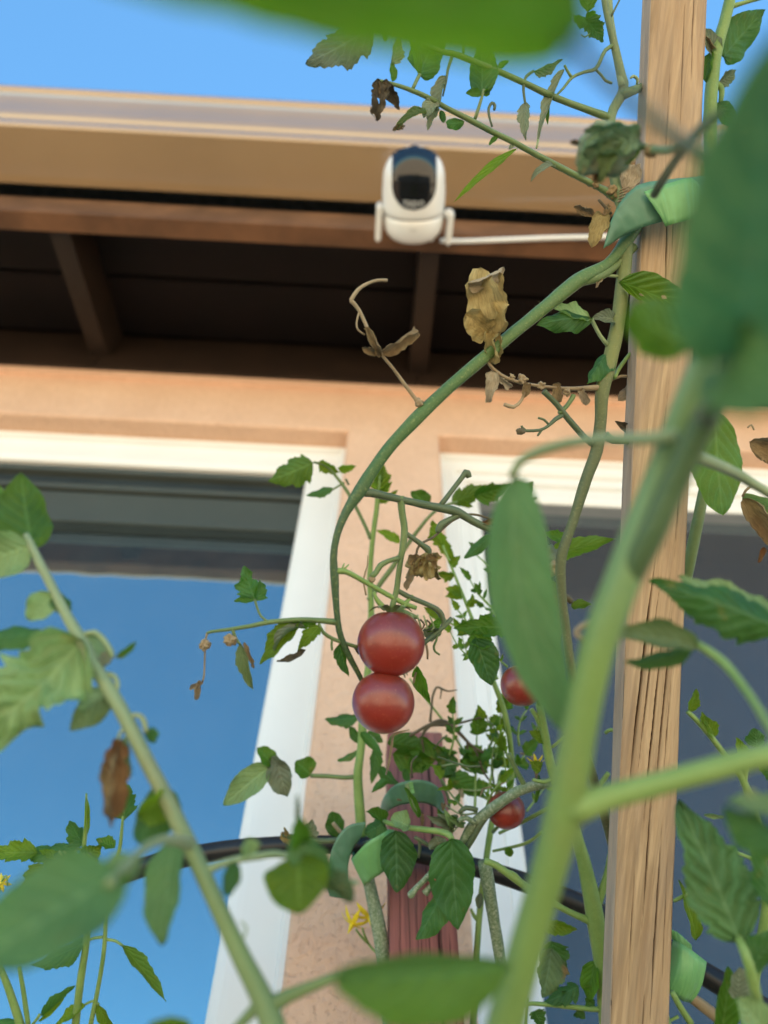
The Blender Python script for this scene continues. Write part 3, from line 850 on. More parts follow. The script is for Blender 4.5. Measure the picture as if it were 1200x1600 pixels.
class Plant:
    def __init__(s, label, root, depth, cat='tomato plant', name='tomato_plant'):
        s.o = empty(name, root)
        tag(s.o, label, cat, 'tomato plants growing in front of the house')
        s.off = Vector(root); s.depth = depth; s.k = 0
    def P(s, x, y, d=None):
        return at(x, y, s.depth(x, y) if d is None else d)
    def stem(s, pts, mat='stem', name='branch', root=False, seg=9, rough=0.08, hair=0, knobs=True, parent=None, hl=0.0016):
        """pts: (x, y, width[, depth]) in photo pixels, width in photo pixels."""
        c = []
        for i, p in enumerate(pts):
            d = p[3] if len(p) > 3 and p[3] is not None else s.depth(p[0], p[1])
            q = at(p[0], p[1], d)
            c.append(Vector((q.x, q.y, q.z, p[2] * d / F / 2, i / (len(pts) - 1))))
        if root:
            l = c[-1]; l3 = Vector(l[:3])
            r = s.off - Vector((0, 0, 0.01))
            dr = (l3 - Vector(c[-2][:3])).normalized()
            k1 = l3 + dr * min(0.10, (r - l3).length * 0.4)
            k2 = r + Vector((0, 0, min(0.12, (r - l3).length * 0.3)))
            for q_ in range(1, 25):
                t = (q_ / 24) ** 1.7; u = 1 - t
                b_ = l3 * u ** 3 + k1 * 3 * u * u * t + k2 * 3 * u * t * t + r * t ** 3
                c.append(Vector((b_.x, b_.y, b_.z, l[3] * (1 + .12 * t), 1.0)))
        s.k += 1
        mx = max(v[3] for v in c)
        me, cc = tube_mesh(name, c, s.off, seg, max(0.0025, mx * 0.9), rough, seed=s.k * 3.1)
        ob = link(name, me, M[mat], parent or s.o)
        if hair: hairs(ob, cc, s.off, hair, hl)
        return ob
    def leaf(s, base, tip, w, mat='leaf', kind='serr', rx=0, ry=0, name='leaf', under=False, **kw):
        """base/tip: (x, y[, depth]); w: apparent width in px; rx tilts the blade about its own axis, degrees."""
        b = s.P(*base); t = s.P(*tip)
        dm = -((b + t) / 2 - CAM).dot(VIEW)
        X = (t - b).normalized()
        n = (CAM - (b + t) / 2).normalized()
        n = (n - X * n.dot(X)).normalized()
        n = Matrix.Rotation(math.radians(rx), 3, X) @ n
        wm = w * dm / F / max(0.25, abs(math.cos(math.radians(rx))))
        if under: n = -n
        s.k += 1
        kw.setdefault('seed', s.k * 17 + 3)
        me = leaf_mesh(name, b, t, wm, n, s.off, kind, **kw)
        return link(name, me, M[mat], s.o)
    def dry(s, base, tip, w, mat='dry', crumple=0.55, fold=0.5, roll=0.8, curl=0.8, **kw):
        return s.leaf(base, tip, w, mat, kw.pop('kind', 'dry'), name='withered_leaf', crumple=crumple, fold=fold, roll=roll, curl=curl, nu=26, nv=8, **kw)
    def sprig(s, base, tip, n, lw, ll, mat='leaf_young', smat='stem', w=5, bend=0.0, kind='lobed', term=True, spread=55):
        """A compound leaf: rachis with leaflets in pairs and one at the end."""
        b = Vector((base[0], base[1])); t = Vector((tip[0], tip[1]))
        db = base[2] if len(base) > 2 else s.depth(*base[:2]); dt = tip[2] if len(tip) > 2 else s.depth(*tip[:2])
        ax = t - b; pr = Vector((-ax.y, ax.x))
        def pos(u):
            q = b + ax * u + pr * bend * 4 * u * (1 - u)
            return q.x, q.y, db + (dt - db) * u
        s.stem([(pos(u)[0], pos(u)[1], w * (1 - .5 * u), pos(u)[2]) for u in (0, .25, .5, .75, 1)], smat, 'leaf_stalk', seg=6)
        R = random.Random(s.k)
        for i in range(n):
            u = 0.32 + 0.62 * i / max(1, n)
            for sg in (-1, 1):
                if R.random() < 0.12: continue
                u2 = min(1, u + R.uniform(-.06, .06))
                p = pos(u2)
                d = ax.normalized(); an = math.radians(spread + R.uniform(-18, 18)) * sg
                dv = Vector((d.x * math.cos(an) - d.y * math.sin(an), d.x * math.sin(an) + d.y * math.cos(an)))
                k = ll * R.uniform(.55, 1.05) * (0.7 + 0.3 * u)
                e = (p[0] + dv.x * k, p[1] + dv.y * k, p[2] + R.uniform(-.012, .012))
                s.leaf(p, e, lw * R.uniform(.65, 1.1) * (0.7 + .3 * u), mat, kind, rx=R.uniform(-50, 50), under=R.random() < .5, fold=R.uniform(.1, .5), curl=R.uniform(-.6, .9), nu=22, nv=5, name='leaflet')
        if term:
            p = pos(1)
            d = ax.normalized()
            s.leaf(p, (p[0] + d.x * ll * 1.25, p[1] + d.y * ll * 1.25, p[2]), lw * 1.15, mat, kind, rx=R.uniform(-35, 35), fold=.3, curl=.4, nu=24, nv=6, name='leaflet')
    def tomato(s, x, y, r_px, d, sq=0.97, label=None, sep=True, rot=0.0, stemdir=(0, -1)):
        c = at(x, y, d); r = r_px * d / F
        bm = bmesh.new()
        bmesh.ops.create_uvsphere(bm, u_segments=40, v_segments=26, radius=r)
        for v in bm.verts:
            z = v.co.z / r
            k = math.hypot(v.co.x, v.co.y) / r
            v.co.z *= sq
            if z > 0: v.co.z -= r * 0.10 * math.exp(-(k / 0.30) ** 2)
            v.co *= 1 + 0.012 * noise.noise(v.co * (1.6 / r) + Vector((x, y, 0)))
        me = bpy.data.meshes.new('tomato'); bm.to_mesh(me); bm.free()
        o = link('tomato', me, M['tomato'], s.o)
        ax = (SX * stemdir[0] + SY * stemdir[1] + VIEW * rot).normalized()
        mt = ax.to_track_quat('Z', 'Y').to_matrix().to_4x4()
        mt.translation = c - s.off
        o.matrix_local = mt
        if label: o['label'] = label
        if sep:
            vs, fs = [], []
            for k in range(5):
                a = k * 1.2566 + 0.4
                dv = Vector((math.cos(a), math.sin(a), 0)); sv = Vector((-dv.y, dv.x, 0))
                b0 = len(vs)
                for i in range(7):
                    u = i / 6
                    wv_ = r * 0.13 * math.sin(math.pi * (0.2 + 0.8 * u)) ** .8
                    p = dv * (r * 0.06 + r * 0.62 * u) + Vector((0, 0, r * (0.90 + 0.22 * math.sin(u * 2.6) - .05 * u)))
                    vs += [p - sv * wv_, p + Vector((0, 0, -r * .03)), p + sv * wv_]
                for i in range(6):
                    q = b0 + i * 3
                    fs += [(q, q + 1, q + 4, q + 3), (q + 1, q + 2, q + 5, q + 4)]
            cx = link('calyx', mesh('calyx', vs, fs), M['stem'], o)
        return o
    def knot(s, x, y, r_px, d=None, mat='dry_olive', name='withered_calyx', rough=0.5, sx=1.0):
        d = s.depth(x, y) if d is None else d
        c = at(x, y, d); r = r_px * d / F
        bm = bmesh.new()
        bmesh.ops.create_icosphere(bm, subdivisions=4, radius=1.0)
        for v in bm.verts:
            p = v.co.copy()
            n1 = noise.noise(p * 1.5 + Vector((x, y, 1))) + 0.6 * abs(noise.noise(p * 3.2 + Vector((y, x, 2)))) + 0.3 * noise.noise(p * 7)
            q = p * r * (1 + rough * n1)
            v.co = SX * q.x * sx + SY * q.y + VIEW * q.z
        me = bpy.data.meshes.new(name); bm.to_mesh(me); bm.free()
        o = link(name, me, M[mat], s.o)
        o.location = c - s.off
        return o
    def flower(s, x, y, r_px, d=None, face=(0.2, 0.5)):
        d = s.depth(x, y) if d is None else d
        c = at(x, y, d); r = r_px * d / F
        ax = (VIEW + SX * face[0] + SY * face[1]).normalized()
        mt = ax.to_track_quat('Z', 'Y').to_matrix()
        fo = empty('flower', c - s.off); fo.parent = s.o
        for k in range(6):
            a = k * math.pi / 3
            dv = Vector((math.cos(a), math.sin(a), 0)); sv = Vector((-dv.y, dv.x, 0))
            vs, fs = [], []
            for i in range(7):
                u = i / 6
                wv_ = r * 0.17 * math.sin(math.pi * (0.15 + 0.85 * u)) ** .9 + r * .004
                p = dv * r * (0.08 + u) + Vector((0, 0, -r * (0.55 * u * u)))
                vs += [mt @ (p - sv * wv_), mt @ (p + Vector((0, 0, r * .05))), mt @ (p + sv * wv_)]
            for i in range(6):
                q = i * 3
                fs += [(q, q + 1, q + 4, q + 3), (q + 1, q + 2, q + 5, q + 4)]
            link('petal', mesh('petal', vs, fs), M['petal'], fo)
        vs, fs = [], []
        for i, (rr, h) in enumerate(((.13, 0), (.17, .12), (.13, .32), (.05, .6), (.01, .75))):
            for k in range(8):
                a = k * math.pi / 4
                vs.append(mt @ Vector((rr * r * math.cos(a), rr * r * math.sin(a), h * r)))
        for i in range(4):
            for k in range(8):
                k2 = (k + 1) % 8
                fs.append((i * 8 + k, i * 8 + k2, i * 8 + 8 + k2, i * 8 + 8 + k))
        link('anther', mesh('anther', vs, fs), M['petal'], fo)
        return fo

def ribbon(name, top, bot, mat, parent, off, thick=0.0005, n=44, m=8, belly=0.0):
    """A strip of tape between two edge lines given as (x, y, depth)."""
    A = catmull([at(*p) for p in top], 12); B = catmull([at(*p) for p in bot], 12)
    def res(C):
        out = []
        for i in range(n + 1):
            t = i / n * (len(C) - 1); k = min(len(C) - 2, int(t))
            out.append(C[k].lerp(C[k + 1], t - k))
        return out
    A, B = res(A), res(B)
    vs, fs = [], []
    for i in range(n + 1):
        for j in range(m + 1):
            p = A[i].lerp(B[i], j / m)
            p = p + VIEW * (0.0007 * noise.noise(p * 190) + 0.0006 * noise.noise(Vector((i * 0.55, j * 0.12, p.z * 40))) + belly * math.sin(math.pi * j / m))
            vs.append(p)
    for i in range(n):
        for j in range(m):
            a = i * (m + 1) + j
            fs.append((a, a + 1, a + m + 2, a + m + 1))
    o = link(name, mesh(name, vs, fs, off), M[mat], parent)
    md = o.modifiers.new('thick', 'SOLIDIFY'); md.thickness = thick; md.offset = 0
    return o

# ------------------------------------------------------------------ stakes
def stake(name, p_top, p_bot, wx, wy, yaw, mat, label, cracks, seed, bevel=0.0016, nl=420, grey_face=None, parts=None):
    """Square timber from p_bot to p_top with real splits sunk into its faces."""
    ax = (p_top - p_bot); L = ax.length; ax.normalize()
    fwd = (VIEW - ax * VIEW.dot(ax)).normalized()
    fwd = Matrix.Rotation(math.radians(yaw), 3, ax) @ fwd
    rt = fwd.cross(ax) * -1
    ring = []
    for f_ in range(4):
        nf = 84 if f_ == 0 else 14
        for k in range(nf):
            ring.append((f_, -1 + 2 * (k + 0.5) / nf))
    R = random.Random(seed)
    vs, cr, we, fs = [], [], [], []
    for i in range(nl + 1):
        z = L * i / nl
        for f_, t in ring:
            a, b = wx / 2, wy / 2
            dpt, c_ = 0.0, 0.0
            for (cf, c0, slope, z0, z1, wd, dp) in cracks:
                if cf != f_: continue
                zz = z / L
                if zz < z0 or zz > z1: continue
                e = min(1, (zz - z0) / 0.05, (z1 - zz) / 0.05)
                cc = c0 + slope * (zz - z0) + 0.045 * noise.noise(Vector((zz * 9, c0 * 7, seed))) + 0.02 * noise.noise(Vector((zz * 40, c0 * 7, seed)))
                k = max(0, 1 - abs(t - cc) / (wd * max(0.05, e)))
                if k > 0:
                    dpt = max(dpt, dp * k * e); c_ = max(c_, min(1, k * 1.6) * e)
            bump_ = 0.0005 * noise.noise(Vector((t * 5 + f_ * 9, z * 18, seed))) + 0.0002 * noise.noise(Vector((t * 16 + f_ * 9, z * 40, seed)))
            ins = -dpt + bump_
            q = max(0, abs(t) - 0.86) / 0.14
            ins -= q * q * 0.0011
            tx = t * (1 - 0.012)
            if f_ == 0: p = rt * (tx * a) + fwd * (b + ins)
            elif f_ == 1: p = rt * (a + ins) - fwd * (tx * b)
            elif f_ == 2: p = -rt * (tx * a) - fwd * (b + ins)
            else: p = -rt * (a + ins) + fwd * (tx * b)
            vs.append((p.dot(rt), p.dot(fwd), z)); cr.append(c_)
            we.append(0.85 if grey_face == f_ else 0.0)
    n = len(ring)
    for i in range(nl):
        for k in range(n):
            k2 = (k + 1) % n
            fs.append((i * n + k, i * n + k2, (i + 1) * n + k2, (i + 1) * n + k))
    fs.append(tuple(range(n - 1, -1, -1))); fs.append(tuple(nl * n + k for k in range(n)))
    me = bpy.data.meshes.new(name)
    me.from_pydata(vs, [], fs); me.update()
    for nm, arr in (('crack', cr), ('side_grey', we)):
        at_ = me.attributes.new(nm, 'FLOAT', 'POINT')
        at_.data.foreach_set('value', arr)
    o = link(name, me, M[mat], None, True)
    mt = Matrix((rt, fwd, ax)).transposed().to_4x4()
    mt.translation = p_bot
    o.matrix_world = mt
    bm = bmesh.new(); bm.from_mesh(me); bmesh.ops.recalc_face_normals(bm, faces=bm.faces[:]); bm.to_mesh(me); bm.free()
    tag(o, label, 'garden stake', 'wooden stakes holding up the tomatoes')
    return o

pb = at(991, 1600, 0.385); pt = at(1053, 0, 0.405)
dirv = (pt - pb).normalized()
k = (pb.z - 0.955) / dirv.z
pb2 = pb - dirv * k
pt2 = pt + dirv * 0.10
ST_CR = [(0, c0, sl, z0, z1, wd, dp) for c0, sl, z0, z1, wd, dp in (
    (-.75, 5.0, .44, .585, .055, .0045), (-.45, 5.0, .45, .57, .032, .0025), (-.2, 4.2, .42, .55, .040, .003), (.15, 3.5, .43, .56, .036, .0026), (.45, 2.5, .44, .52, .03, .002),
    (.2, 2.5, .57, .66, .04, .003), (.55, 2.0, .57, .645, .036, .0028), (-.1, 3.0, .60, .68, .03, .002), (-.1, 2.2, .36, .47, .03, .0022), (-.45, 1.0, .33, .42, .028, .002), (.3, 1.6, .31, .44, .036, .0026), (.7, .6, .34, .42, .024, .0016), (.05, 1.2, .28, .36, .03, .002),
    (-.1, -1.0, .70, .79, .030, .0024), (.12, -1.2, .72, .78, .026, .002), (.2, .4, .80, .90, .022, .0016), (-.3, .5, .77, .86, .024, .0018), (.5, .6, .82, .93, .02, .0014), (.75, -.3, .66, .8, .022, .0016))]
ST_CR += [(3, 0.1, 0.1, .3, .7, .03, .002), (3, -.4, 0.1, .6, .95, .03, .002)]
stake('wooden_stake', pt2, pb2, 0.0308, 0.0135, 4, 'stake', 'weathered pale wooden stake with long cracks, leaning at right behind the thick stem', ST_CR, 3, grey_face=3)
rb = at(664, 1600, 0.475); rt_ = at(646, 1165, 0.64)
rd = (rt_ - rb).normalized()
rb2 = rb - rd * ((rb.z - 0.955) / rd.z)
RW_CR = [(0, -0.7 + 0.2 * i + 0.05 * ((i * 7) % 3), 0.02, .02 + .07 * (i % 3), .99 - .11 * (i % 4), .020, .0006) for i in range(8)] + [(0, .42, .02, 0, 1, .05, .0022)]
stake('wooden_stake', rt_, rb2, 0.046, 0.038, 3, 'redwood', 'reddish brown stake with a flat top in front of the stucco strip', RW_CR, 8)

# ------------------------------------------------------------------ the vine tied to the pale stake, with the two ripe tomatoes
def d1(x, y): return min(0.415, max(0.335, 0.345 + 0.00012 * (x - 560)))
A = Plant('arching tomato vine tied to the pale wooden stake, bearing two touching red tomatoes', (0.16, -0.17, 0.97), d1)
# main upright stem
A.stem([(938, -40, 8.8), (948, 20, 9.68), (960, 70, 11.44), (971, 118, 14.08), (974, 142, 15.84), (955, 182, 14.96), (957, 240, 15.84), (963, 292, 15.84), (978, 350, 19.36, .392), (975, 420, 22), (966, 500, 22), (954, 560, 22.88), (941, 612, 22), (938, 660, 18.48), (932, 705, 19.36), (915, 752, 17.6), (895, 815, 15.84), (877, 872, 16.72), (878, 930, 14.08), (884, 980, 14.08), (893, 1050, 14.08), (904, 1130, 14.08, .40), (922, 1200, 14.96, .41), (944, 1270, 15.84, .42), (962, 1340, 15.84, .43), (985, 1450, 15.84, .43)], 'stem_upright', 'stem', root=True, seg=12, hair=240)
A.stem([(950, -30, 10, .40), (954, 30, 10, .40), (962, 80, 11, .398), (972, 135, 11, .393)], 'stem_pale', 'branch')
A.stem([(1045, 128, 10, .44), (1010, 134, 12, .415), (985, 143, 14, .393), (970, 150, 15)], 'stem', 'branch')
A.stem([(995, 132, 4, .39), (996, 124, 5, .389), (990, 119, 5, .388), (985, 122, 3, .387)], 'stem_pale', 'tendril', seg=6)
# arch
A.stem([(1000, 345, 18, .395), (982, 372, 19.8, .392), (950, 412, 17.1), (905, 437, 23.4), (860, 473, 20.7), (806, 517, 19.8), (752, 562, 19.8), (700, 607, 19.8), (655, 650, 21.6), (612, 695, 18.9), (581, 737, 19.8), (562, 768, 20.7), (541, 800, 14.4), (526, 838, 11.25), (521, 872, 11.25), (523, 903, 13.5), (525, 940, 10.8), (530, 985, 9.9), (543, 1020, 9.9), (560, 1052, 8.1), (575, 1085, 7.2)], 'stem_arch', 'stem', seg=14, hair=320)
A.stem([(990, 385, 15, .396), (965, 412, 14), (935, 432, 16), (905, 442, 14), (885, 455, 8)], 'stem', 'branch', seg=10)
A.stem([(562, 770, 14), (580, 770, 14), (620, 779, 12), (660, 788, 12), (690, 794, 14), (715, 800, 14), (740, 815, 12), (770, 828, 12), (800, 832, 11), (826, 822, 9), (842, 822, 9), (850, 838, 9), (851, 856, 8), (848, 870, 7)], 'stem_dark', 'branch', seg=10, hair=90)
A.stem([(688, 790, 9), (705, 768, 8), (722, 746, 8), (728, 738, 11), (731, 741, 11), (733, 746, 9)], 'stem_dark', 'spur', seg=8)
A.stem([(722, 802, 9), (702, 812, 9), (690, 819, 11), (685, 827, 10), (684, 832, 7)], 'stem_dark', 'spur', seg=8)
A.stem([(626, 775, 12), (628, 800, 11), (632, 826, 11), (630, 850, 11), (627, 870, 9), (623, 895, 9), (620, 920, 9), (616, 936, 9), (612, 952, 10)], 'stem', 'branch', seg=9)
A.stem([(632, 832, 8), (648, 843, 8), (660, 852, 9), (668, 858, 11), (670, 864, 10), (668, 872, 7)], 'stem_dark', 'spur', seg=8)
A.stem([(624, 872, 9), (606, 877, 8), (594, 884, 10), (588, 894, 9), (580, 902, 10)], 'stem', 'spur', seg=8)
A.stem([(620, 922, 8), (640, 933, 8), (662, 942, 8), (682, 952, 9), (690, 962, 10), (693, 975, 8), (690, 982, 7)], 'stem_dark', 'spur', seg=8)
A.stem([(706, 966, 7), (693, 979, 8), (680, 990, 8), (662, 1005, 8), (650, 1015, 7)], 'stem_dark', 'branch', seg=8)
A.stem([(684, 990, 3), (682, 1000, 4), (678, 1010, 4), (680, 1018, 4), (687, 1023, 3)], 'stem', 'tendril', seg=6)
A.stem([(665, 1003, 4), (668, 1018, 4), (668, 1030, 3)], 'twig', 'tendril', seg=5)
A.knot(661, 884, 17, mat='dry_olive', sx=1.1, rough=.75)
for k, (b_, t_) in enumerate((((668, 868), (640, 900)), ((668, 866), (684, 888)), ((662, 866), (668, 908)), ((655, 868), (648, 896)), ((672, 870), (690, 872)), ((650, 870), (636, 882)))):
    A.dry(b_ + (.345,), t_ + (.342,), 24, ('dry_olive', 'dry')[k % 2], crumple=.6, seed=400 + k)
A.dry((648, 880), (634, 922), 26, 'dry_pale', crumple=.4)
A.dry((668, 868), (684, 905), 30, 'dry_olive', crumple=.6)
A.knot(581, 905, 5, mat='twig', rough=.3)
A.stem([(572, 930, 3), (568, 905, 3), (574, 885, 3), (575, 868, 2)], 'twig', 'tendril', seg=5)
A.stem([(778, 815, 3), (752, 806, 4), (730, 804, 4), (706, 814, 4), (690, 828, 4), (676, 840, 4), (660, 848, 4), (652, 858, 4), (650, 872, 3)], 'twig_dark', 'tendril', seg=6)
A.dry((775, 812), (748, 820), 16, 'dry_brown', crumple=.4)
# green side branch behind the fruit
A.stem([(524, 893, 12), (540, 893, 9), (570, 909, 8), (600, 926, 8), (630, 942, 8), (650, 950, 7)], 'stem_light', 'branch', seg=8, hair=60)
for a in ((533, 893, 538, 880, 5), (536, 891, 545, 882, 4)):
    A.stem([(a[0], a[1], 4), (a[2], a[3], 2)], 'stem_light', 'bud', seg=5)
# left hand truss with small leaves
A.stem([(524, 972, 10), (506, 970, 9), (470, 968, 8), (440, 970, 8), (415, 973, 8), (392, 978, 7), (360, 983, 6), (330, 987, 5), (323, 990, 4)], 'stem', 'branch', seg=8)
A.stem([(420, 972, 4), (408, 963, 4), (402, 950, 4), (398, 936, 4)], 'stem', 'leaf_stalk', seg=6)
A.leaf((398, 938), (384, 885), 44, 'leaf', 'lobed', rx=25, under=True, fold=.35, curl=.5, wave=.25)
A.leaf((400, 940), (406, 905), 24, 'leaf', 'lobed', rx=-35, under=True, fold=.4, curl=.7)
A.leaf((398, 938), (366, 940), 16, 'leaf', 'serr', rx=35, curl=.7)
A.leaf((470, 968), (408, 1038), 40, 'leaf_young', 'serr', rx=35, fold=.35, curl=.2)
A.leaf((450, 975), (505, 968), 14, 'leaf', 'lobed', rx=50, curl=.4)
A.leaf((500, 978), (466, 1016), 28, 'leaf_young', 'lobed', rx=20, fold=.3, curl=.5)
A.leaf((478, 980), (430, 1020), 14, 'leaf_grey', 'plain', rx=60, fold=.7, curl=1.6)
A.leaf((478, 1015), (432, 1033), 12, 'dry_dark', 'dry', rx=60, curl=-1.2)
A.stem([(498, 974, 5), (505, 988, 6), (520, 998, 6), (545, 1007, 6), (562, 1012, 6)], 'stem', 'branch', seg=7)
A.stem([(519, 998, 4), (518, 1008, 4), (519, 1016, 4)], 'stem', 'bud', seg=6)
A.leaf((530, 1005), (545, 1057), 24, 'leaf', 'serr', rx=-30, under=True, fold=.4, curl=.3)
A.stem([(363, 982, 6), (368, 997, 5), (376, 1008, 4)], 'stem', 'leaf_stalk', seg=6)
A.leaf((376, 1005), (396, 1078), 26, 'leaf_ill', 'serr', rx=25, fold=.5, curl=.5)
A.dry((381, 1003), (397, 1045), 16, 'dry', crumple=.5)
A.stem([(324, 988, 4), (321, 1003, 3), (320, 1030, 3), (319, 1055, 3), (316, 1066, 3)], 'twig', 'tendril', seg=5)
A.knot(320, 1008, 7, mat='twig', rough=.8); A.knot(360, 1000, 8, mat='twig', rough=.8)
A.dry((312, 1062), (306, 1094), 18, 'dry_pale', crumple=.5)
A.dry((318, 1066), (296, 1076), 16, 'dry_pale', crumple=.5)
# dry twig with winged leaf
A.stem([(657, 636, 8), (648, 622, 6), (634, 603, 6), (616, 578, 5), (598, 556, 5), (592, 545, 5)], 'twig', 'twig', seg=7)
A.knot(655, 630, 6, mat='twig', rough=.6)
A.dry((596, 557), (571, 512), 34, 'dry', crumple=.4, fold=.7)
A.dry((592, 552), (650, 511), 36, 'dry', crumple=.35, fold=.5, rx=30)
A.dry((588, 550), (566, 545), 26, 'dry', crumple=.5)
A.stem([(582, 530, 5), (572, 508, 6), (562, 486, 6), (552, 473, 7), (549, 468, 7), (560, 452, 6), (574, 443, 5), (590, 438, 5), (605, 438, 5)], 'dry_pale', 'twig', seg=7)
A.stem([(562, 484, 3), (557, 505, 3), (560, 516, 3), (570, 523, 3)], 'dry_pale', 'tendril', seg=5)
# big withered leaves on the arch
A.dry((766, 530), (750, 420), 76, 'dry_olive', crumple=.40, fold=.25, roll=.3, curl=.5, wave=.25, kind='blunt', seed=5)
A.dry((762, 520), (726, 492), 54, 'dry_olive', crumple=.40, fold=.3, roll=.3, curl=.6, kind='blunt', seed=79)
A.dry((772, 515), (776, 424), 34, 'dry_olive', crumple=.40, fold=.7, roll=.4, curl=.5, wave=.3, rx=28, kind='blunt', seed=77)
A.dry((728, 446), (786, 418), 34, 'dry_pale', crumple=.35, fold=.5, curl=.9, rx=30, kind='blunt', seed=78)
A.dry((766, 518), (768, 568), 46, 'dry_olive', crumple=.5, seed=6)
A.dry((775, 515), (780, 560), 26, 'dry_olive', crumple=.6, seed=16)
A.stem([(760, 562, 5), (770, 576, 6), (790, 590, 6), (815, 598, 5), (850, 604, 5), (885, 607, 6), (912, 607, 8), (934, 606, 10), (942, 612, 10)], 'twig', 'twig', seg=7)
A.dry((772, 580), (762, 630), 32, 'dry_pale', crumple=.35, fold=.3)
A.dry((778, 590), (800, 606), 22, 'dry_pale', crumple=.5)
A.stem([(820, 610, 4), (815, 625, 5), (803, 636, 6), (788, 632, 6)], 'twig', 'tendril', seg=6)
A.dry((868, 598), (874, 628), 26, 'dry', crumple=.35, fold=.3)
A.dry((826, 600), (818, 622), 24, 'dry', crumple=.5)
A.dry((908, 606), (915, 634), 26, 'dry_pale', crumple=.4, fold=.3)
for a in ((816, 593, 6), (846, 602, 5), (800, 590, 4), (886, 612, 5)): A.knot(a[0], a[1], a[2], mat='twig', rough=.8)
# bare truss by the upright
A.stem([(925, 694, 10), (910, 680, 10), (888, 655, 10), (870, 632, 9), (856, 618, 9), (849, 611, 10)], 'stem_dark', 'branch', seg=9)
A.stem([(880, 648, 7), (868, 655, 7), (856, 666, 5), (843, 672, 5), (824, 673, 5), (815, 673, 4)], 'stem_dark', 'branch', seg=7)
A.knot(813, 674, 5, mat='twig_dark', rough=.3, sx=1.4)
A.stem([(858, 664, 4), (850, 656, 4), (841, 653, 4)], 'stem_dark', 'spur', seg=6)
A.stem([(848, 670, 4), (842, 678, 4), (840, 681, 3)], 'stem_dark', 'spur', seg=6)
A.stem([(822, 673, 4), (816, 668, 4), (815, 665, 4)], 'stem_dark', 'spur', seg=6)
A.stem([(874, 646, 8), (886, 634, 7), (894, 622, 8), (896, 617, 8)], 'stem', 'spur', seg=7)
A.stem([(946, 680, 14), (958, 688, 12), (975, 690, 8), (996, 694, 7)], 'stem', 'branch', seg=8)
A.dry((1008, 690, .405), (962, 657, .40), 34, 'dry_dark', crumple=.25, fold=.4)
A.dry((992, 715, .405), (986, 748, .40), 24, 'dry_brown', crumple=.4)
A.dry((1000, 600, .41), (968, 625, .405), 40, 'dry_pale', crumple=.35, fold=.3, seed=4)
A.dry((1000, 570, .41), (985, 620, .41), 46, 'dry', crumple=.35, fold=.3)
A.stem([(944, 600, 6, .40), (970, 588, 5, .40), (1003, 592, 5, .41)], 'twig', 'twig', seg=6)
A.stem([(960, 590, 7), (968, 575, 7, .40), (985, 552, 6, .40)], 'stem_light', 'branch', seg=7)
# leaves left of the upright
A.stem([(950, 540, 7), (938, 525, 6), (930, 510, 6), (924, 498, 6)], 'stem_pale', 'leaf_stalk', seg=7)
A.leaf((924, 500), (838, 508), 42, 'leaf', 'oval', rx=30, under=True, fold=.35, curl=-.9, wave=.2)
A.leaf((924, 498), (866, 480), 26, 'leaf_pale', 'oval', rx=60, fold=.4, curl=-.8)
A.leaf((962, 500), (925, 498), 26, 'leaf_grey', 'oval', rx=30, fold=.4, curl=.8)
A.leaf((955, 545), (918, 600), 40, 'leaf', 'oval', rx=40, under=True, fold=.5, curl=-.6)
A.stem([(905, 440, 6), (925, 428, 5), (945, 430, 5), (965, 432, 5)], 'stem_pale', 'spur', seg=6)
A.dry((940, 430), (930, 450), 14, 'dry_pale', crumple=.6)
hl = A.leaf((966, 440, .385), (1080, 492, .375), 52, 'leaf_young', 'plain', rx=38, under=True, fold=.25, curl=.35, wave=.05, holes=[(.33, .35, .052), (.60, -.15, .055)], nu=64, nv=22, seed=21)
hl['label'] = 'leaf pierced by small holes'
# upper branches against the sky
A.stem([(956, 186, 12), (942, 180, 12), (900, 165, 10), (860, 149, 10), (820, 130, 9), (780, 112, 9), (745, 98, 9), (714, 86, 9), (688, 80, 8), (660, 70, 7)], 'stem', 'branch', seg=9, hair=80)
A.stem([(972, 318, 11), (955, 304, 14), (938, 294, 10), (905, 277, 10), (870, 259, 10), (835, 240, 9), (800, 221, 9), (765, 204, 9), (735, 188, 9), (700, 170, 8), (670, 153, 8), (640, 140, 7), (612, 131, 6), (592, 126, 5)], 'stem', 'branch', seg=9, hair=100)
A.knot(955, 300, 9, mat='dry', rough=.6); A.knot(928, 285, 7, mat='dry', rough=.9)
A.dry((597, 128), (588, 190), 40, 'dry_dark', crumple=.55, fold=.4, holes=3, seed=8)
A.dry((602, 130), (624, 172), 28, 'dry_dark', crumple=.5, fold=.3, holes=3, seed=9)
A.dry((597, 128), (598, 165), 22, 'dry', crumple=.4)
A.leaf((614, 128), (612, 98), 14, 'leaf', 'plain', rx=30)
A.leaf((612, 102), (622, 60), 26, 'leaf_grey', 'serr', rx=35, fold=.4)
A.leaf((602, 66), (601, 44), 10, 'leaf', 'plain', rx=0)
A.leaf((585, 40), (477, 98), 66, 'leaf_grey', 'lobed', rx=25, under=True, fold=.25, curl=.35, seed=41)
A.stem([(645, 139, 6), (650, 128, 6), (656, 116, 6)], 'stem', 'leaf_stalk', seg=6)
A.leaf((655, 119), (696, 30), 62, 'leaf', 'oval', rx=10, under=True, fold=.22, curl=.4, seed=43)
A.leaf((655, 119), (640, 60), 14, 'leaf', 'plain', rx=40)
A.stem([(706, 90, 6), (700, 108, 5), (697, 128, 4), (692, 150, 3)], 'stem_dark', 'leaf_stalk', seg=6)
A.leaf((699, 118), (684, 178), 24, 'leaf_grey', 'oval', rx=50, fold=.6, curl=.3)
A.leaf((680, 160), (662, 185), 28, 'leaf_grey', 'oval', rx=25, fold=.4, curl=.8)
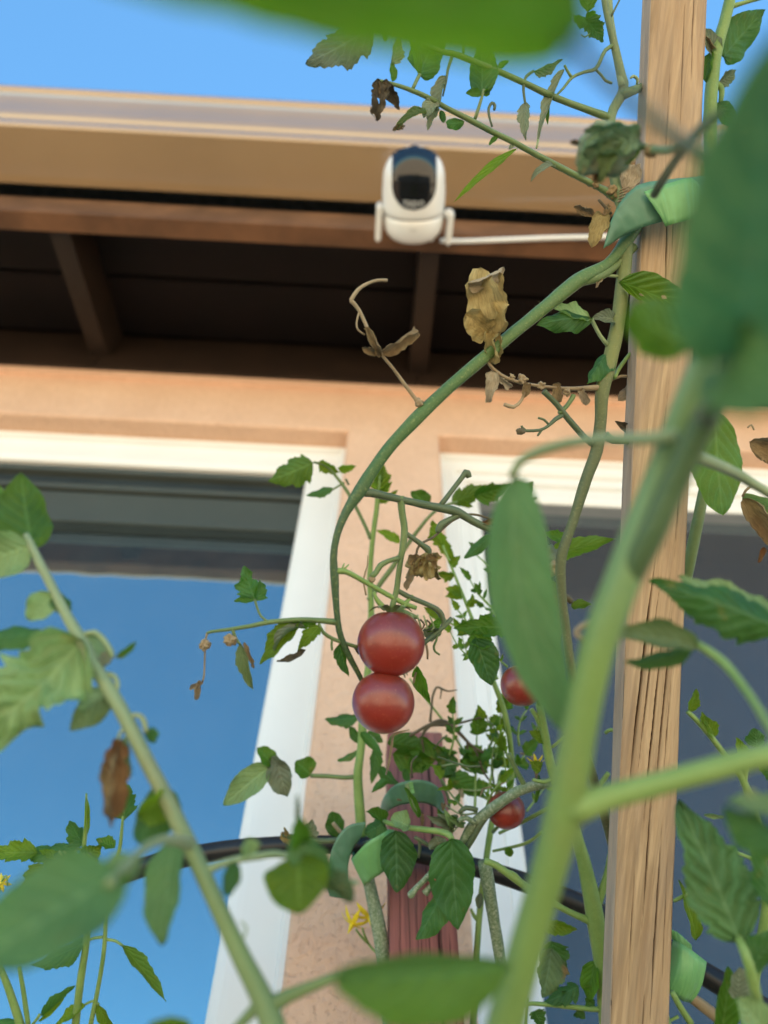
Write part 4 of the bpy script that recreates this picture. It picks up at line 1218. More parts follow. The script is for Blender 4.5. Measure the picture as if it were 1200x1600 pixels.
A.leaf((684, 168), (668, 204), 18, 'leaf_grey', 'lobed', rx=30, fold=.3, curl=.5)
A.leaf((688, 172), (694, 192), 12, 'leaf', 'plain', rx=10, under=True)
A.leaf((666, 178), (616, 206), 22, 'leaf_ill', 'oval', rx=40, fold=.6, curl=1.2, roll=.8)
A.dry((630, 195), (614, 205), 18, 'dry', crumple=.4)
A.leaf((726, 190), (697, 192), 20, 'leaf', 'plain', rx=20, under=True, fold=.3, curl=.9)
A.stem([(742, 186, 6), (748, 168, 6), (754, 148, 5), (756, 140, 5)], 'stem', 'leaf_stalk', seg=6)
A.leaf((753, 150), (752, 58), 52, 'leaf', 'oval', rx=-15, under=True, fold=.2, curl=.3, seed=45)
A.leaf((752, 146), (728, 146), 15, 'leaf', 'plain', rx=20)
A.leaf((754, 147), (766, 141), 12, 'leaf', 'plain', rx=20)
A.stem([(724, 84, 4), (724, 66, 4), (726, 40, 4)], 'stem_dark', 'leaf_stalk', seg=6)
A.stem([(769, 198, 3), (764, 180, 4), (764, 168, 5), (769, 161, 5), (773, 165, 5), (772, 172, 4)], 'leaf_grey', 'tendril', seg=6)
A.leaf((778, 212), (764, 227), 9, 'leaf', 'plain', rx=20)
A.leaf((778, 106), (795, 95), 11, 'leaf', 'plain', rx=10, under=True)
A.leaf((808, 232), (709, 316), 19, 'leaf_young', 'blade', rx=25, fold=.55, curl=.25, seed=46)
A.leaf((803, 226), (795, 234), 8, 'leaf_grey', 'plain', rx=20)
A.leaf((868, 262), (829, 284), 13, 'leaf_grey', 'plain', rx=40, fold=.5, curl=1.7)
A.stem([(822, 168, 4), (819, 150, 4), (818, 135, 5), (822, 120, 5), (834, 111, 4)], 'stem_dark', 'leaf_stalk', seg=6)
A.leaf((820, 160), (822, 220), 24, 'leaf_grey', 'lobed', rx=20, fold=.3, curl=.4, seed=47)
A.leaf((833, 112), (878, 92), 18, 'leaf_grey', 'serr', rx=50, fold=.4)
A.leaf((882, 108), (840, 222), 20, 'leaf_grey', 'serr', rx=45, fold=.6, curl=.25, seed=48)
A.stem([(841, 218, 4), (838, 232, 3)], 'stem_pale', 'leaf_stalk', seg=5)
A.leaf((858, 160), (856, 195), 7, 'leaf', 'plain', rx=30)
A.stem([(960, 70, 7), (946, 78, 6), (938, 95, 6), (930, 108, 6), (912, 113, 5), (894, 121, 5), (880, 138, 4), (866, 152, 3)], 'stem', 'branch', seg=7)
A.stem([(893, 121, 5), (886, 110, 4), (882, 102, 4)], 'stem', 'spur', seg=6)
A.stem([(930, 108, 4), (940, 118, 4), (946, 126, 4), (956, 130, 4)], 'stem', 'spur', seg=6)
A.leaf((920, 38), (896, 24), 18, 'leaf', 'serr', rx=30, under=True)
A.leaf((918, 20), (916, -25), 30, 'leaf', 'serr', rx=20)
A.leaf((915, 30), (942, 66), 34, 'leaf', 'lobed', rx=25, under=True)
A.leaf((916, 20), (934, 28), 20, 'leaf', 'lobed', rx=25)
A.stem([(908, 54, 2), (914, 58, 2), (922, 52, 2)], 'stem', 'tendril', seg=5)
A.stem([(955, 25, 4), (964, 8, 3), (968, 0, 3)], 'stem_dark', 'leaf_stalk', seg=5)
# withered scraps by the tie
A.stem([(955, 335, 5), (944, 322, 5), (935, 312, 4)], 'twig_dark', 'twig', seg=5)
A.stem([(950, 330, 4), (942, 340, 4), (930, 350, 3)], 'twig', 'twig', seg=5)
A.dry((942, 336), (925, 386), 46, 'dry_olive', crumple=.3, fold=.25, seed=31)
A.dry((925, 335), (896, 322), 24, 'dry', crumple=.5, seed=32)
A.dry((952, 322), (944, 338), 18, 'dry', crumple=.5)
A.dry((980, 300, .392), (992, 256, .392), 44, 'dry_pale', crumple=.4, fold=.2, seed=33)
for k in range(5):
    A.stem([(962, 316 - 4 * k, 3), (975 + 2 * k, 312 - 5 * k, 2, .385)], 'twig', 'twig', seg=4)
# fruit
A.tomato(611, 1005, 53, 0.343, label='upper of the two touching dark red tomatoes', rot=-.25)
A.tomato(599, 1097, 49, 0.338, label='lower of the two touching dark red tomatoes', rot=-.35, stemdir=(.25, -1))
A.stem([(584, 925, 5), (588, 936, 7), (596, 946, 9), (602, 952, 8)], 'stem_light', 'sepal', seg=7)
A.stem([(645, 930, 4), (636, 940, 7), (628, 950, 9), (620, 956, 8)], 'stem_light', 'sepal', seg=7)
A.stem([(640, 1140, 2, .34), (616, 1148, 4, .34), (612, 1165, 4, .345), (607, 1195, 4, .35), (603, 1210, 3, .36)], 'twig', 'tendril', seg=6)
A.stem([(652, 965, 6), (640, 960, 8), (626, 955, 10), (612, 953, 10)], 'stem', 'branch', seg=7)
for k in range(7):
    x0 = 642 + k * 5
    A.stem([(x0, 960 + (k * 7) % 13, 3, .35), (x0 + 6, 972 + (k * 5) % 11, 3, .352), (x0 + 1, 985 - (k * 3) % 9, 2, .352)], 'twig_dark' if k % 2 else 'stem_pale', 'sepal', seg=5)
A.leaf((665, 985, .36), (692, 965, .36), 16, 'leaf', 'plain', rx=30)
A.leaf((660, 985, .36), (690, 985, .36), 26, 'leaf_grey', 'plain', rx=40, fold=.3)
A.leaf((651, 1040, .36), (672, 1098, .36), 26, 'leaf', 'serr', rx=30, fold=.4, curl=.2)
A.stem([(650, 1050, 4, .36), (646, 1068, 4, .36), (650, 1075, 3, .36)], 'twig', 'tendril', seg=5)
A.stem([(555, 1010, 6, .35), (561, 1022, 4, .35)], 'dry_dark', 'tendril', seg=5)

# ------------------------------------------------------------------ nearest plant, out of focus
def d2(x, y): return 0.165
B = Plant('blurred nearest tomato plant, its thick pale green stem crossing in front of the wooden stake', (0.035, -0.46, 0.0), d2)
B.stem([(1150, 470, 37.24, .15), (1112, 540, 40.48, .155), (1070, 640, 43.72, .16), (1032, 745, 46.96), (1000, 830, 51.81), (968, 920, 56.67), (944, 980, 53.43), (925, 1050, 54.24), (904, 1150, 55.05), (888, 1240, 59.91), (866, 1330, 56.67), (838, 1430, 53.43), (812, 1520, 55.05), (788, 1610, 58.29), (770, 1680, 61.53)], 'stem_near', 'stem', root=True, seg=16, rough=.05)
B.stem([(1200, 470, 30, .135), (1150, 570, 40, .142), (1105, 650, 42, .150), (1060, 740, 42, .156), (1020, 830, 42, .1595), (990, 890, 40, .1635), (972, 940, 34, .168), (958, 1000, 24, .174)], 'strand', 'branch', seg=12, rough=.04)
B.stem([(890, 1268, 52, .164), (945, 1247, 40, .163), (1010, 1230, 37, .162), (1100, 1206, 37, .16), (1220, 1175, 36, .158)], 'stem_light', 'branch', seg=12)
# hanging leaf in the middle and its stalk
B.stem([(1055, 680, 24, .155), (1010, 686, 20, .16), (950, 685, 16, .17), (890, 692, 16, .18), (840, 706, 15, .185), (812, 722, 14, .188), (800, 745, 15, .188)], 'stem_pale', 'leaf_stalk', seg=8)
B.leaf((806, 740, .188), (892, 1152, .175), 118, 'leaf_teal', 'plain', rx=-15, fold=.3, side=.7, curl=.25, wave=.04, seed=12)
B.leaf((1085, 545, .15), (985, 480, .14), 95, 'leaf_young', 'plain', rx=15, under=True, fold=.2, curl=.5)
B.stem([(1085, 545, 16, .15), (1100, 560, 18, .15)], 'stem_light', 'leaf_stalk', seg=7)
# near leaf filling the right edge
B.leaf((1150, 560, .11), (1215, 40, .075), 300, 'leaf_teal', 'plain', rx=18, fold=.22, curl=.35, wave=.05, seed=14)
B.leaf((1150, 560, .11), (1240, 640, .085), 170, 'leaf_teal', 'plain', rx=12, fold=.3, curl=.6, seed=15)
B.stem([(1150, 560, 34, .11), (1130, 600, 34, .13), (1105, 650, 36, .145)], 'stem_dark', 'leaf_stalk', seg=9)
# near leaf across the top
B.leaf((930, 40, .066), (60, -92, .060), 230, 'leaf_young', 'blunt', rx=-20, under=True, fold=.12, curl=.22, wave=.03, seed=18)
B.stem([(880, 50, 20, .067), (915, 88, 22, .07), (960, 135, 20, .08), (1010, 178, 20, .095), (1070, 226, 22, .115), (1110, 255, 22, .12), (1150, 300, 24, .125), (1185, 400, 26, .13), (1200, 475, 30, .135)], 'stem_dark', 'leaf_stalk', seg=9)
B.stem([(1120, 175, 14, .15), (1082, 215, 15, .19), (1056, 250, 14, .23), (1035, 282, 14, .26), (1022, 305, 13, .27)], 'stem_dark', 'leaf_stalk', seg=8)
B.stem([(1078, 220, 15, .19), (1050, 234, 13, .22), (1025, 234, 12, .24), (998, 228, 11, .26), (985, 226, 10, .262)], 'stem', 'leaf_stalk', seg=8)
B.knot(1018, 236, 10, .245, 'dry', 'withered_bud', .4)
cl = B.knot(946, 234, 37, .264, 'curled', 'curled_leaf', .35, 1.2)
cl['label'] = 'curled up leaf blotched with brown'
for b_, t_, w_, m_, sd_ in (((1000, 222, .255), (905, 240, .25), 62, 'leaf_curl', 20), ((985, 212, .256), (912, 205, .254), 44, 'leaf_curl', 21), ((940, 215, .252), (905, 275, .252), 46, 'leaf_curl', 22), ((965, 225, .25), (935, 285, .25), 50, 'leaf_ill', 23), ((1000, 215, .256), (955, 203, .254), 26, 'dry_pale', 24)):
    B.leaf(b_, t_, w_, m_, 'oval', rx=14, fold=.35, roll=.9, curl=1.2, crumple=.34, puck=.12, seed=sd_)
B.leaf((1004, 228, .26), (948, 240, .258), 42, 'leaf_young', 'oval', rx=20, under=True, fold=.3, curl=.4)
B.dry((940, 250, .266), (930, 282, .266), 46, 'dry_brown', crumple=.3)
B.leaf((905, 225, .26), (890, 222, .26), 10, 'dry_dark', 'plain', rx=20)
# big drooping leaf at the bottom centre
B.leaf((800, 1506, .150), (525, 1530, .128), 150, 'leaf_young', 'plain', rx=25, under=True, fold=.6, curl=.15, wave=.05, seed=23)
# leaves in front of and right of the wooden stake
B.leaf((1225, 985, .24), (1015, 912, .25), 92, 'leaf', 'serr', rx=22, under=True, fold=.4, curl=-.8, wave=.18, crumple=.2, nu=44, nv=12, seed=24)
B.leaf((1222, 978, .245), (1060, 900, .258), 52, 'leaf_pale', 'oval', rx=58, fold=.3, curl=-.7, seed=25)
B.stem([(1215, 1165, 18, .17), (1195, 1125, 15, .19), (1165, 1078, 14, .205), (1130, 1035, 15, .215), (1095, 1010, 13, .22), (1075, 1000, 10, .225)], 'stem_light', 'leaf_stalk', seg=8)
B.leaf((1092, 1012, .22), (958, 990, .225), 66, 'leaf_ill', 'oval', rx=25, fold=.4, curl=.5, roll=.6, seed=26)
B.leaf((1085, 1010, .222), (975, 1035, .225), 34, 'leaf', 'oval', rx=35, under=True, fold=.4, curl=.5, seed=27)
B.stem([(925, 1010, 7, .23), (905, 995, 9, .23), (900, 985, 8, .23), (925, 970, 10, .228), (960, 968, 7, .226)], 'dry_pale', 'tendril', seg=6)
B.dry((905, 1000, .23), (935, 1008, .23), 36, 'dry_dark', crumple=.3)

# ------------------------------------------------------------------ left foreground plant
def d3(x, y): return max(0.185, min(0.26, 0.255 - 0.00008 * (y - 850)))
Cc = Plant('soft focus tomato stem slanting down before the left window, with one pale crumpled leaf', (-0.045, -0.42, 0.0), d3)
Cc.stem([(40, 835, 10), (52, 860, 13), (75, 905, 14), (100, 955, 16), (126, 1000, 20), (150, 1045, 21), (178, 1090, 22), (205, 1140, 22), (232, 1195, 23), (258, 1245, 24), (285, 1300, 26), (312, 1355, 26), (342, 1420, 27), (372, 1485, 29), (402, 1545, 34), (425, 1600, 40), (440, 1680, 42)], 'stem_left', 'stem', root=True, seg=13, hair=220)
Cc.leaf((52, 858), (34, 738), 92, 'leaf_young', 'oval', rx=18, under=True, fold=.25, curl=.5, seed=1)
Cc.leaf((48, 850), (-60, 735), 110, 'leaf_young', 'oval', rx=22, under=True, fold=.2, curl=.3, seed=2)
Cc.leaf((52, 852), (-30, 885), 84, 'leaf_pale', 'oval', rx=10, fold=.25, curl=.6, crumple=.10, seed=3)
Cc.leaf((132, 1000), (-40, 1180), 170, 'leaf_pale', 'serr', rx=12, fold=.45, curl=.6, wave=.34, crumple=.55, puck=.10, nu=44, nv=12, seed=4)
Cc.leaf((135, 990), (150, 1055), 66, 'leaf_pale', 'oval', rx=10, under=True, fold=.4, curl=.5, crumple=.12, seed=5)
Cc.leaf((66, 988), (-50, 994), 42, 'leaf', 'oval', rx=38, under=True, fold=.2, curl=.3, seed=6)
Cc.leaf((86, 930), (44, 968), 52, 'leaf_pale', 'oval', rx=15, fold=.3, curl=.6, seed=7)
Cc.leaf((92, 925), (108, 955), 34, 'leaf', 'plain', rx=-35, under=True, fold=.3, curl=.6)
Cc.stem([(130, 992, 9), (148, 988, 9), (162, 1000, 10), (173, 1018, 10), (176, 1028, 7)], 'stem_pale', 'leaf_stalk', seg=7)
Cc.leaf((180, 1028), (213, 1002), 14, 'leaf', 'plain', rx=30, fold=.4)
Cc.leaf((174, 1018), (158, 1042), 24, 'leaf_grey', 'plain', rx=20)
Cc.stem([(168, 1052, 7), (180, 1058, 8), (184, 1072, 7), (182, 1082, 5)], 'stem_pale', 'leaf_stalk', seg=6)
Cc.leaf((168, 1075), (108, 1140), 56, 'leaf_ill', 'oval', rx=20, under=True, fold=.3, curl=.5, seed=8)
Cc.leaf((170, 1085), (120, 1110), 40, 'leaf_pale', 'oval', rx=-20, under=True, curl=.5)
Cc.stem([(202, 1118, 8), (218, 1118, 8), (226, 1130, 9), (228, 1145, 7)], 'stem_pale', 'leaf_stalk', seg=6)
Cc.leaf((226, 1142), (243, 1160), 24, 'leaf', 'plain', rx=30, under=True, curl=.9)
Cc.stem([(200, 1130, 6), (188, 1145, 6), (184, 1158, 5)], 'stem_pale', 'leaf_stalk', seg=6)
Cc.dry((184, 1152), (182, 1284), 58, 'dry_brown', crumple=.55, fold=.6, roll=.6, curl=.5, seed=9)
Cc.dry((186, 1160), (176, 1292), 34, 'dry', crumple=.5, rx=35, seed=10)
Cc.leaf((196, 1150), (205, 1215), 18, 'leaf_pale', 'plain', rx=40)
Cc.leaf((262, 1228), (215, 1318), 84, 'leaf', 'plain', rx=15, under=True, fold=.3, curl=.9, roll=.4, seed=10)
Cc.leaf((266, 1235), (215, 1275), 56, 'leaf_young', 'plain', rx=-35, fold=.3, curl=.9, seed=11)
Cc.leaf((272, 1310), (252, 1478), 66, 'leaf_teal', 'plain', rx=28, fold=.3, curl=.25, seed=12)
Cc.stem([(298, 1318, 20), (262, 1312, 16, .19), (230, 1322, 15, .175), (200, 1350, 15, .16), (170, 1380, 15, .145)], 'stem_pale', 'leaf_stalk', seg=8)
Cc.leaf((190, 1365, .15), (-70, 1520, .125), 165, 'leaf_teal', 'plain', rx=12, fold=.3, curl=.35, seed=13)
Cc.leaf((215, 1335, .165), (150, 1420, .155), 66, 'leaf_pale', 'plain', rx=20, fold=.4, curl=.4, seed=14)
Cc.leaf((190, 1368, .155), (160, 1442, .155), 58, 'leaf_young', 'plain', rx=-28, under=True, fold=.4, curl=.6, seed=15)
Cc.stem([(318, 1362, 18), (342, 1352, 13), (370, 1343, 12), (405, 1338, 12), (432, 1334, 11), (470, 1345, 9), (520, 1370, 8), (560, 1380, 7)], 'stem_pale', 'leaf_stalk', seg=8)
Cc.leaf((465, 1335, .205), (470, 1428, .195), 112, 'leaf_young', 'plain', rx=10, fold=.18, curl=.4, seed=16)
Cc.leaf((455, 1300, .205), (520, 1372, .205), 62, 'leaf_teal', 'plain', rx=20, fold=.3, curl=.3, seed=17)
Cc.leaf((468, 1325, .205), (464, 1275, .20), 38, 'leaf', 'plain', rx=20, fold=.3, curl=.4)
Cc.leaf((464, 1290, .205), (464, 1240, .205), 10, 'leaf_grey', 'plain', rx=20)
Cc.leaf((500, 1365, .205), (552, 1410, .21), 44, 'leaf_ill', 'plain', rx=30, under=True, fold=.3, curl=.4)
Cc.leaf((365, 1345, .20), (352, 1400, .195), 34, 'leaf', 'plain', rx=20, under=True, fold=.3, curl=.5)
Cc.leaf((385, 1338, .20), (384, 1310, .20), 34, 'leaf_pale', 'plain', rx=40, fold=.3, curl=.5)
Cc.stem([(418, 1575, 30), (450, 1556, 22), (490, 1540, 17), (535, 1522, 14), (575, 1510, 12)], 'stem', 'leaf_stalk', seg=8)
Cc.stem([(412, 1560, 26), (395, 1580, 18), (365, 1612, 15)], 'stem', 'leaf_stalk', seg=8)
Cc.stem([(360, 1490, 3), (378, 1470, 4), (385, 1450, 4), (376, 1440, 3)], 'stem_pale', 'tendril', seg=5)
Cc.leaf((300, 1612, .18), (230, 1602, .17), 30, 'leaf_young', 'plain', rx=20)

# ------------------------------------------------------------------ plant at the red stake
def d4(x, y):
    b = 0.50 + (1600 - y) * 0.00010
    return max(0.40, min(0.56, b))
D = Plant('tomato plant tied to the red stake before the stucco strip, with two yellow flowers', (-0.005, -0.10, 0.97), d4)
D.stem([(592, 742, 7), (589, 790, 8), (582, 845, 8), (578, 900, 9), (580, 960, 10), (576, 1040, 12), (568, 1110, 14), (566, 1150, 14), (562, 1185, 13), (559, 1214, 15), (562, 1260, 16), (565, 1310, 17)], 'stem_light', 'stem', seg=10, hair=160)
D.stem([(565, 1305, 17), (570, 1345, 18, .53), (580, 1395, 20, .52), (592, 1450, 23, .51), (604, 1530, 24, .50), (612, 1620, 24, .49)], 'stem_scaly', 'stem', root=True, seg=11)
D.leaf((592, 770), (594, 720), 34, 'leaf_young', 'lobed', rx=25, fold=.3)
for b_, t_ in (((590, 765), (572, 752)), ((592, 772), (612, 752)), ((590, 785), (622, 765)), ((588, 760), (598, 728))):
    D.leaf(b_, t_, 14, 'leaf_young', 'lobed', rx=30, fold=.3)
D.stem([(579, 842, 7), (572, 825, 6), (560, 800, 6), (545, 772, 6), (528, 748, 5), (510, 728, 5), (490, 722, 4)], 'stem', 'leaf_stalk', seg=7)
D.leaf((490, 722), (418, 752), 54, 'leaf_young', 'lobed', rx=20, under=True, fold=.2, curl=.3, seed=51)
D.leaf((497, 722), (532, 738), 22, 'leaf_young', 'lobed', rx=30)
D.leaf((527, 732), (557, 728), 15, 'leaf_young', 'serr', rx=35)
D.stem([(538, 754, 4), (528, 760, 3), (518, 766, 3)], 'stem', 'leaf_stalk', seg=5)
D.leaf((520, 762), (478, 774), 17, 'leaf', 'serr', rx=35, under=True)
D.stem([(545, 758, 3), (541, 750, 4), (540, 748, 3)], 'stem_dark', 'bud', seg=5)
D.stem([(576, 938, 8), (592, 915, 8), (612, 888, 8), (632, 858, 7), (652, 830, 6), (672, 806, 5), (690, 792, 5), (715, 784, 4)], 'stem', 'leaf_stalk', seg=7)
D.leaf((670, 792), (642, 768), 32, 'leaf', 'oval', rx=20, fold=.3)
D.leaf((626, 848), (588, 828), 18, 'leaf_young', 'serr', rx=25)
D.leaf((705, 786), (775, 760), 34, 'leaf_young', 'lobed', rx=20, under=True, seed=52)
D.leaf((740, 776), (800, 758), 36, 'leaf', 'lobed', rx=20, seed=53)
D.leaf((720, 784), (740, 792), 10, 'leaf_young', 'serr', rx=30)
D.leaf((790, 800), (832, 752), 40, 'leaf', 'lobed', rx=20, seed=54)
D.stem([(822, 788, 3), (832, 780, 4), (838, 778, 4)], 'stem_dark', 'bud', seg=5)
# leaf fan on the left
D.stem([(560, 1213, 8), (540, 1215, 7), (512, 1213, 7), (485, 1212, 7)], 'stem', 'leaf_stalk', seg=7)
D.leaf((425, 1196), (350, 1258), 50, 'leaf_pale', 'oval', rx=15, fold=.25, curl=.3, seed=55)
D.leaf((426, 1198), (402, 1168), 30, 'leaf', 'oval', rx=25, fold=.3, curl=.7, seed=56)
D.leaf((432, 1185), (448, 1245), 46, 'leaf_grey', 'oval', rx=15, fold=.3, curl=.5, puck=.06, seed=57)
D.leaf((422, 1182), (456, 1215), 36, 'leaf_grey', 'oval', rx=30, fold=.3, curl=.5, puck=.05, seed=58)
D.leaf((486, 1212), (462, 1190), 42, 'leaf', 'oval', rx=20, fold=.3, curl=.6, seed=59)
# leaves under the tomatoes
D.leaf((562, 1120), (507, 1124), 24, 'leaf', 'serr', rx=40, under=True, fold=.2)
D.leaf((563, 1160), (547, 1135), 18, 'leaf', 'plain', rx=20, under=True)
D.leaf((572, 1145), (598, 1160), 20, 'leaf', 'oval', rx=25, under=True)
D.stem([(566, 1158, 6), (578, 1150, 5), (588, 1162, 5), (592, 1168, 4)], 'stem_pale', 'leaf_stalk', seg=6)
D.leaf((588, 1165), (580, 1224), 24, 'leaf', 'serr', rx=25, under=True, fold=.3)
D.leaf((560, 1172), (527, 1188), 12, 'leaf', 'plain', rx=40, under=True, curl=.7)
D.leaf((604, 1160), (670, 1172), 34, 'leaf', 'oval', rx=35, under=True, fold=.3, curl=.3)
D.leaf((612, 1178), (680, 1190), 46, 'leaf', 'oval', rx=25, fold=.35, curl=.3, seed=61)
D.leaf((655, 1150), (700, 1180), 30, 'leaf', 'plain', rx=35, fold=.5, curl=.4)
D.leaf((676, 1185), (715, 1176), 26, 'leaf', 'serr', rx=40, under=True, curl=-.5)
D.leaf((684, 1190), (712, 1215), 46, 'leaf', 'lobed', rx=15, under=True, curl=.3)
D.leaf((700, 1215), (760, 1248), 38, 'leaf', 'serr', rx=30, under=True, curl=.4)
D.stem([(640, 1150, 5), (660, 1138, 5), (676, 1132, 7), (700, 1132, 7)], 'twig_dark', 'twig', seg=6)
# dead truss right of the fruit
D.stem([(662, 1180, 5), (660, 1150, 5), (672, 1133, 7), (690, 1126, 6), (706, 1134, 7), (722, 1150, 6), (738, 1166, 5), (756, 1176, 5), (778, 1184, 4), (788, 1188, 4)], 'twig_dark', 'twig', seg=6)
D.stem([(672, 1128, 5), (674, 1108, 4), (676, 1088, 4), (682, 1074, 4), (690, 1076, 4), (700, 1080, 3), (714, 1078, 2)], 'twig_dark', 'twig', seg=6)
D.stem([(690, 1076, 3), (688, 1092, 2)], 'twig_dark', 'twig', seg=5)
D.stem([(706, 1132, 5), (725, 1128, 4), (748, 1122, 3), (762, 1120, 4)], 'twig_dark', 'twig', seg=6)
D.stem([(740, 1168, 5), (748, 1185, 4), (755, 1205, 4), (768, 1225, 3), (780, 1248, 3)], 'twig_dark', 'twig', seg=6)
D.stem([(730, 1160, 4), (730, 1175, 4), (732, 1195, 3)], 'twig_dark', 'twig', seg=5)
# truss with the drooping leaves
D.stem([(862, 1222, 14, .46), (838, 1227, 15, .46), (810, 1236, 16, .46), (785, 1252, 16, .465), (760, 1270, 17, .47), (738, 1292, 18, .475), (722, 1318, 12, .475)], 'stem_scaly', 'branch', seg=10)
D.stem([(765, 1268, 10, .47), (750, 1290, 10, .47), (738, 1312, 9, .47), (730, 1325, 8, .47)], 'stem_dark', 'branch', seg=8)
D.stem([(822, 1232, 9, .46), (810, 1210, 8, .46), (800, 1190, 8, .46), (794, 1178, 10, .46)], 'stem', 'spur', seg=7)
D.stem([(746, 1266, 8, .47), (728, 1262, 8, .47), (718, 1270, 7, .47)], 'stem_dark', 'spur', seg=7)
for k in range(9):
    R = random.Random(300 + k)
    x0, y0 = 712 + R.uniform(-12, 14), 1290 + R.uniform(-14, 8)
    D.leaf((x0, y0, .478), (x0 - R.uniform(12, 42), y0 - R.uniform(-8, 34), .474 + R.uniform(-.01, .01)), R.uniform(14, 26), ('leaf_grey', 'leaf_grey', 'leaf_pale', 'leaf')[k % 4], 'serr', rx=R.uniform(-45, 45), fold=R.uniform(.3, .7), curl=R.uniform(.3, 1.6), nu=22, nv=5)
D.stem([(742, 1286, 9, .47), (728, 1278, 8, .47), (716, 1283, 8, .468)], 'stem_scaly', 'spur', seg=7)
D.stem([(600, 1284, 7, .50), (630, 1292, 8, .48), (660, 1296, 9, .47), (690, 1300, 10, .465), (703, 1306, 10, .46), (708, 1316, 8, .458)], 'stem_light', 'leaf_stalk', seg=8, hair=50)
D.leaf((706, 1308, .455), (716, 1454, .445), 84, 'leaf', 'oval', rx=-12, under=True, fold=.18, curl=.35, seed=62)
D.leaf((618, 1296, .475), (620, 1394, .465), 66, 'leaf', 'oval', rx=14, under=True, fold=.2, curl=.3, seed=63)
D.leaf((692, 1392, .455), (650, 1468, .455), 46, 'leaf', 'oval', rx=35, under=True, fold=.3, curl=.3, seed=64)
D.leaf((640, 1292, .47), (610, 1280, .47), 34, 'leaf_pale', 'oval', rx=30, fold=.3, curl=.8)
D.leaf((600, 1284, .50), (570, 1300, .50), 40, 'leaf', 'oval', rx=30, under=True, fold=.3, curl=.9, puck=.06)
D.leaf((600, 1290, .505), (572, 1268, .50), 26, 'leaf', 'oval', rx=40, fold=.5, curl=1.2)
D.leaf((530, 1310, .52), (520, 1268, .52), 36, 'leaf', 'oval', rx=10, under=True, fold=.3, curl=.5)
D.stem([(520, 1285, 6, .518), (530, 1298, 7, .516), (544, 1308, 5, .516)], 'twig', 'leaf_stalk', seg=6)
D.stem([(636, 1225, 8, .47), (640, 1245, 7, .47), (646, 1262, 7, .47), (655, 1275, 6, .475)], 'stem', 'leaf_stalk', seg=6)
D.leaf((655, 1278, .472), (632, 1230, .468), 14, 'leaf', 'plain', rx=30, fold=.4)
D.stem([(648, 1308, 6, .47), (666, 1318, 6, .47), (690, 1330, 5, .468)], 'stem_dark', 'leaf_stalk', seg=6)
D.leaf((680, 1305, .465), (690, 1325, .465), 34, 'leaf_grey', 'plain', rx=20, curl=.6)
D.stem([(692, 1335, 10, .47), (685, 1350, 9, .465), (668, 1370, 9, .46), (650, 1388, 9, .46), (642, 1398, 12, .458), (640, 1400, 9, .458)], 'stem_scaly', 'spur', seg=8)
D.stem([(688, 1362, 10, .465), (682, 1376, 9, .46), (672, 1386, 9, .46), (664, 1396, 12, .46)], 'stem_scaly', 'spur', seg=8)
D.knot(682, 1374, 4, .455, 'dry_brown', 'scar', .3)
D.stem([(655, 1310, 5, .475), (656, 1325, 6, .475), (654, 1340, 4, .475)], 'leaf_grey', 'bud', seg=6)
D.stem([(440, 1305, 8, .50), (470, 1310, 8, .50), (500, 1314, 9, .50), (545, 1312, 9, .50)], 'stem_dark', 'leaf_stalk', seg=7)
D.leaf((480, 1310, .50), (488, 1280, .50), 34, 'leaf_grey', 'lobed', rx=10, fold=.3, curl=.5)
D.dry((455, 1318, .50), (440, 1300, .50), 30, 'dry_olive', crumple=.5)
D.dry((452, 1310, .50), (444, 1292, .50), 12, 'dry_olive', crumple=.5)
D.stem([(600, 1310, 7, .51), (585, 1312, 7, .515), (570, 1318, 6, .52)], 'stem_dark', 'leaf_stalk', seg=6)
# second stem right of the stake
D.stem([(757, 1345, 22, .475), (765, 1395, 20, .472), (772, 1440, 19, .47), (780, 1490, 18, .468), (790, 1560, 18, .46), (798, 1630, 18, .45)], 'stem_scaly', 'stem', root=True, seg=10, hair=60)
D.leaf((752, 1395, .472), (748, 1420, .472), 14, 'leaf_grey', 'plain', rx=20)
D.stem([(782, 1210, 7), (776, 1250, 9), (768, 1290, 10), (760, 1340, 10), (752, 1400, 10), (746, 1470, 10), (742, 1540, 11), (738, 1620, 11)], 'stem_light', 'stem', root=True, seg=8, hair=80)
D.stem([(748, 1440, 7), (740, 1430, 6), (736, 1420, 4)], 'stem_light', 'spur', seg=6)
D.flower(578, 1432, 26, .53); D.flower(551, 1443, 24, .53, (-.5, .6))
D.stem([(566, 1450, 3, .53), (570, 1462, 4, .53), (578, 1478, 4, .53), (590, 1490, 4, .525)], 'stem_light', 'flower_stalk', seg=6)
D.stem([(556, 1452, 3, .53), (565, 1464, 4, .53), (575, 1474, 4, .53)], 'stem_light', 'flower_stalk', seg=6)
D.tomato(791, 1266, 29, .48, sep=False, label='small red tomato behind the scaly branch, before the right window frame')
D.stem([(770, 1300, 6, .505), (782, 1288, 5, .50), (795, 1278, 4, .50)], 'stem', 'spur', seg=6)
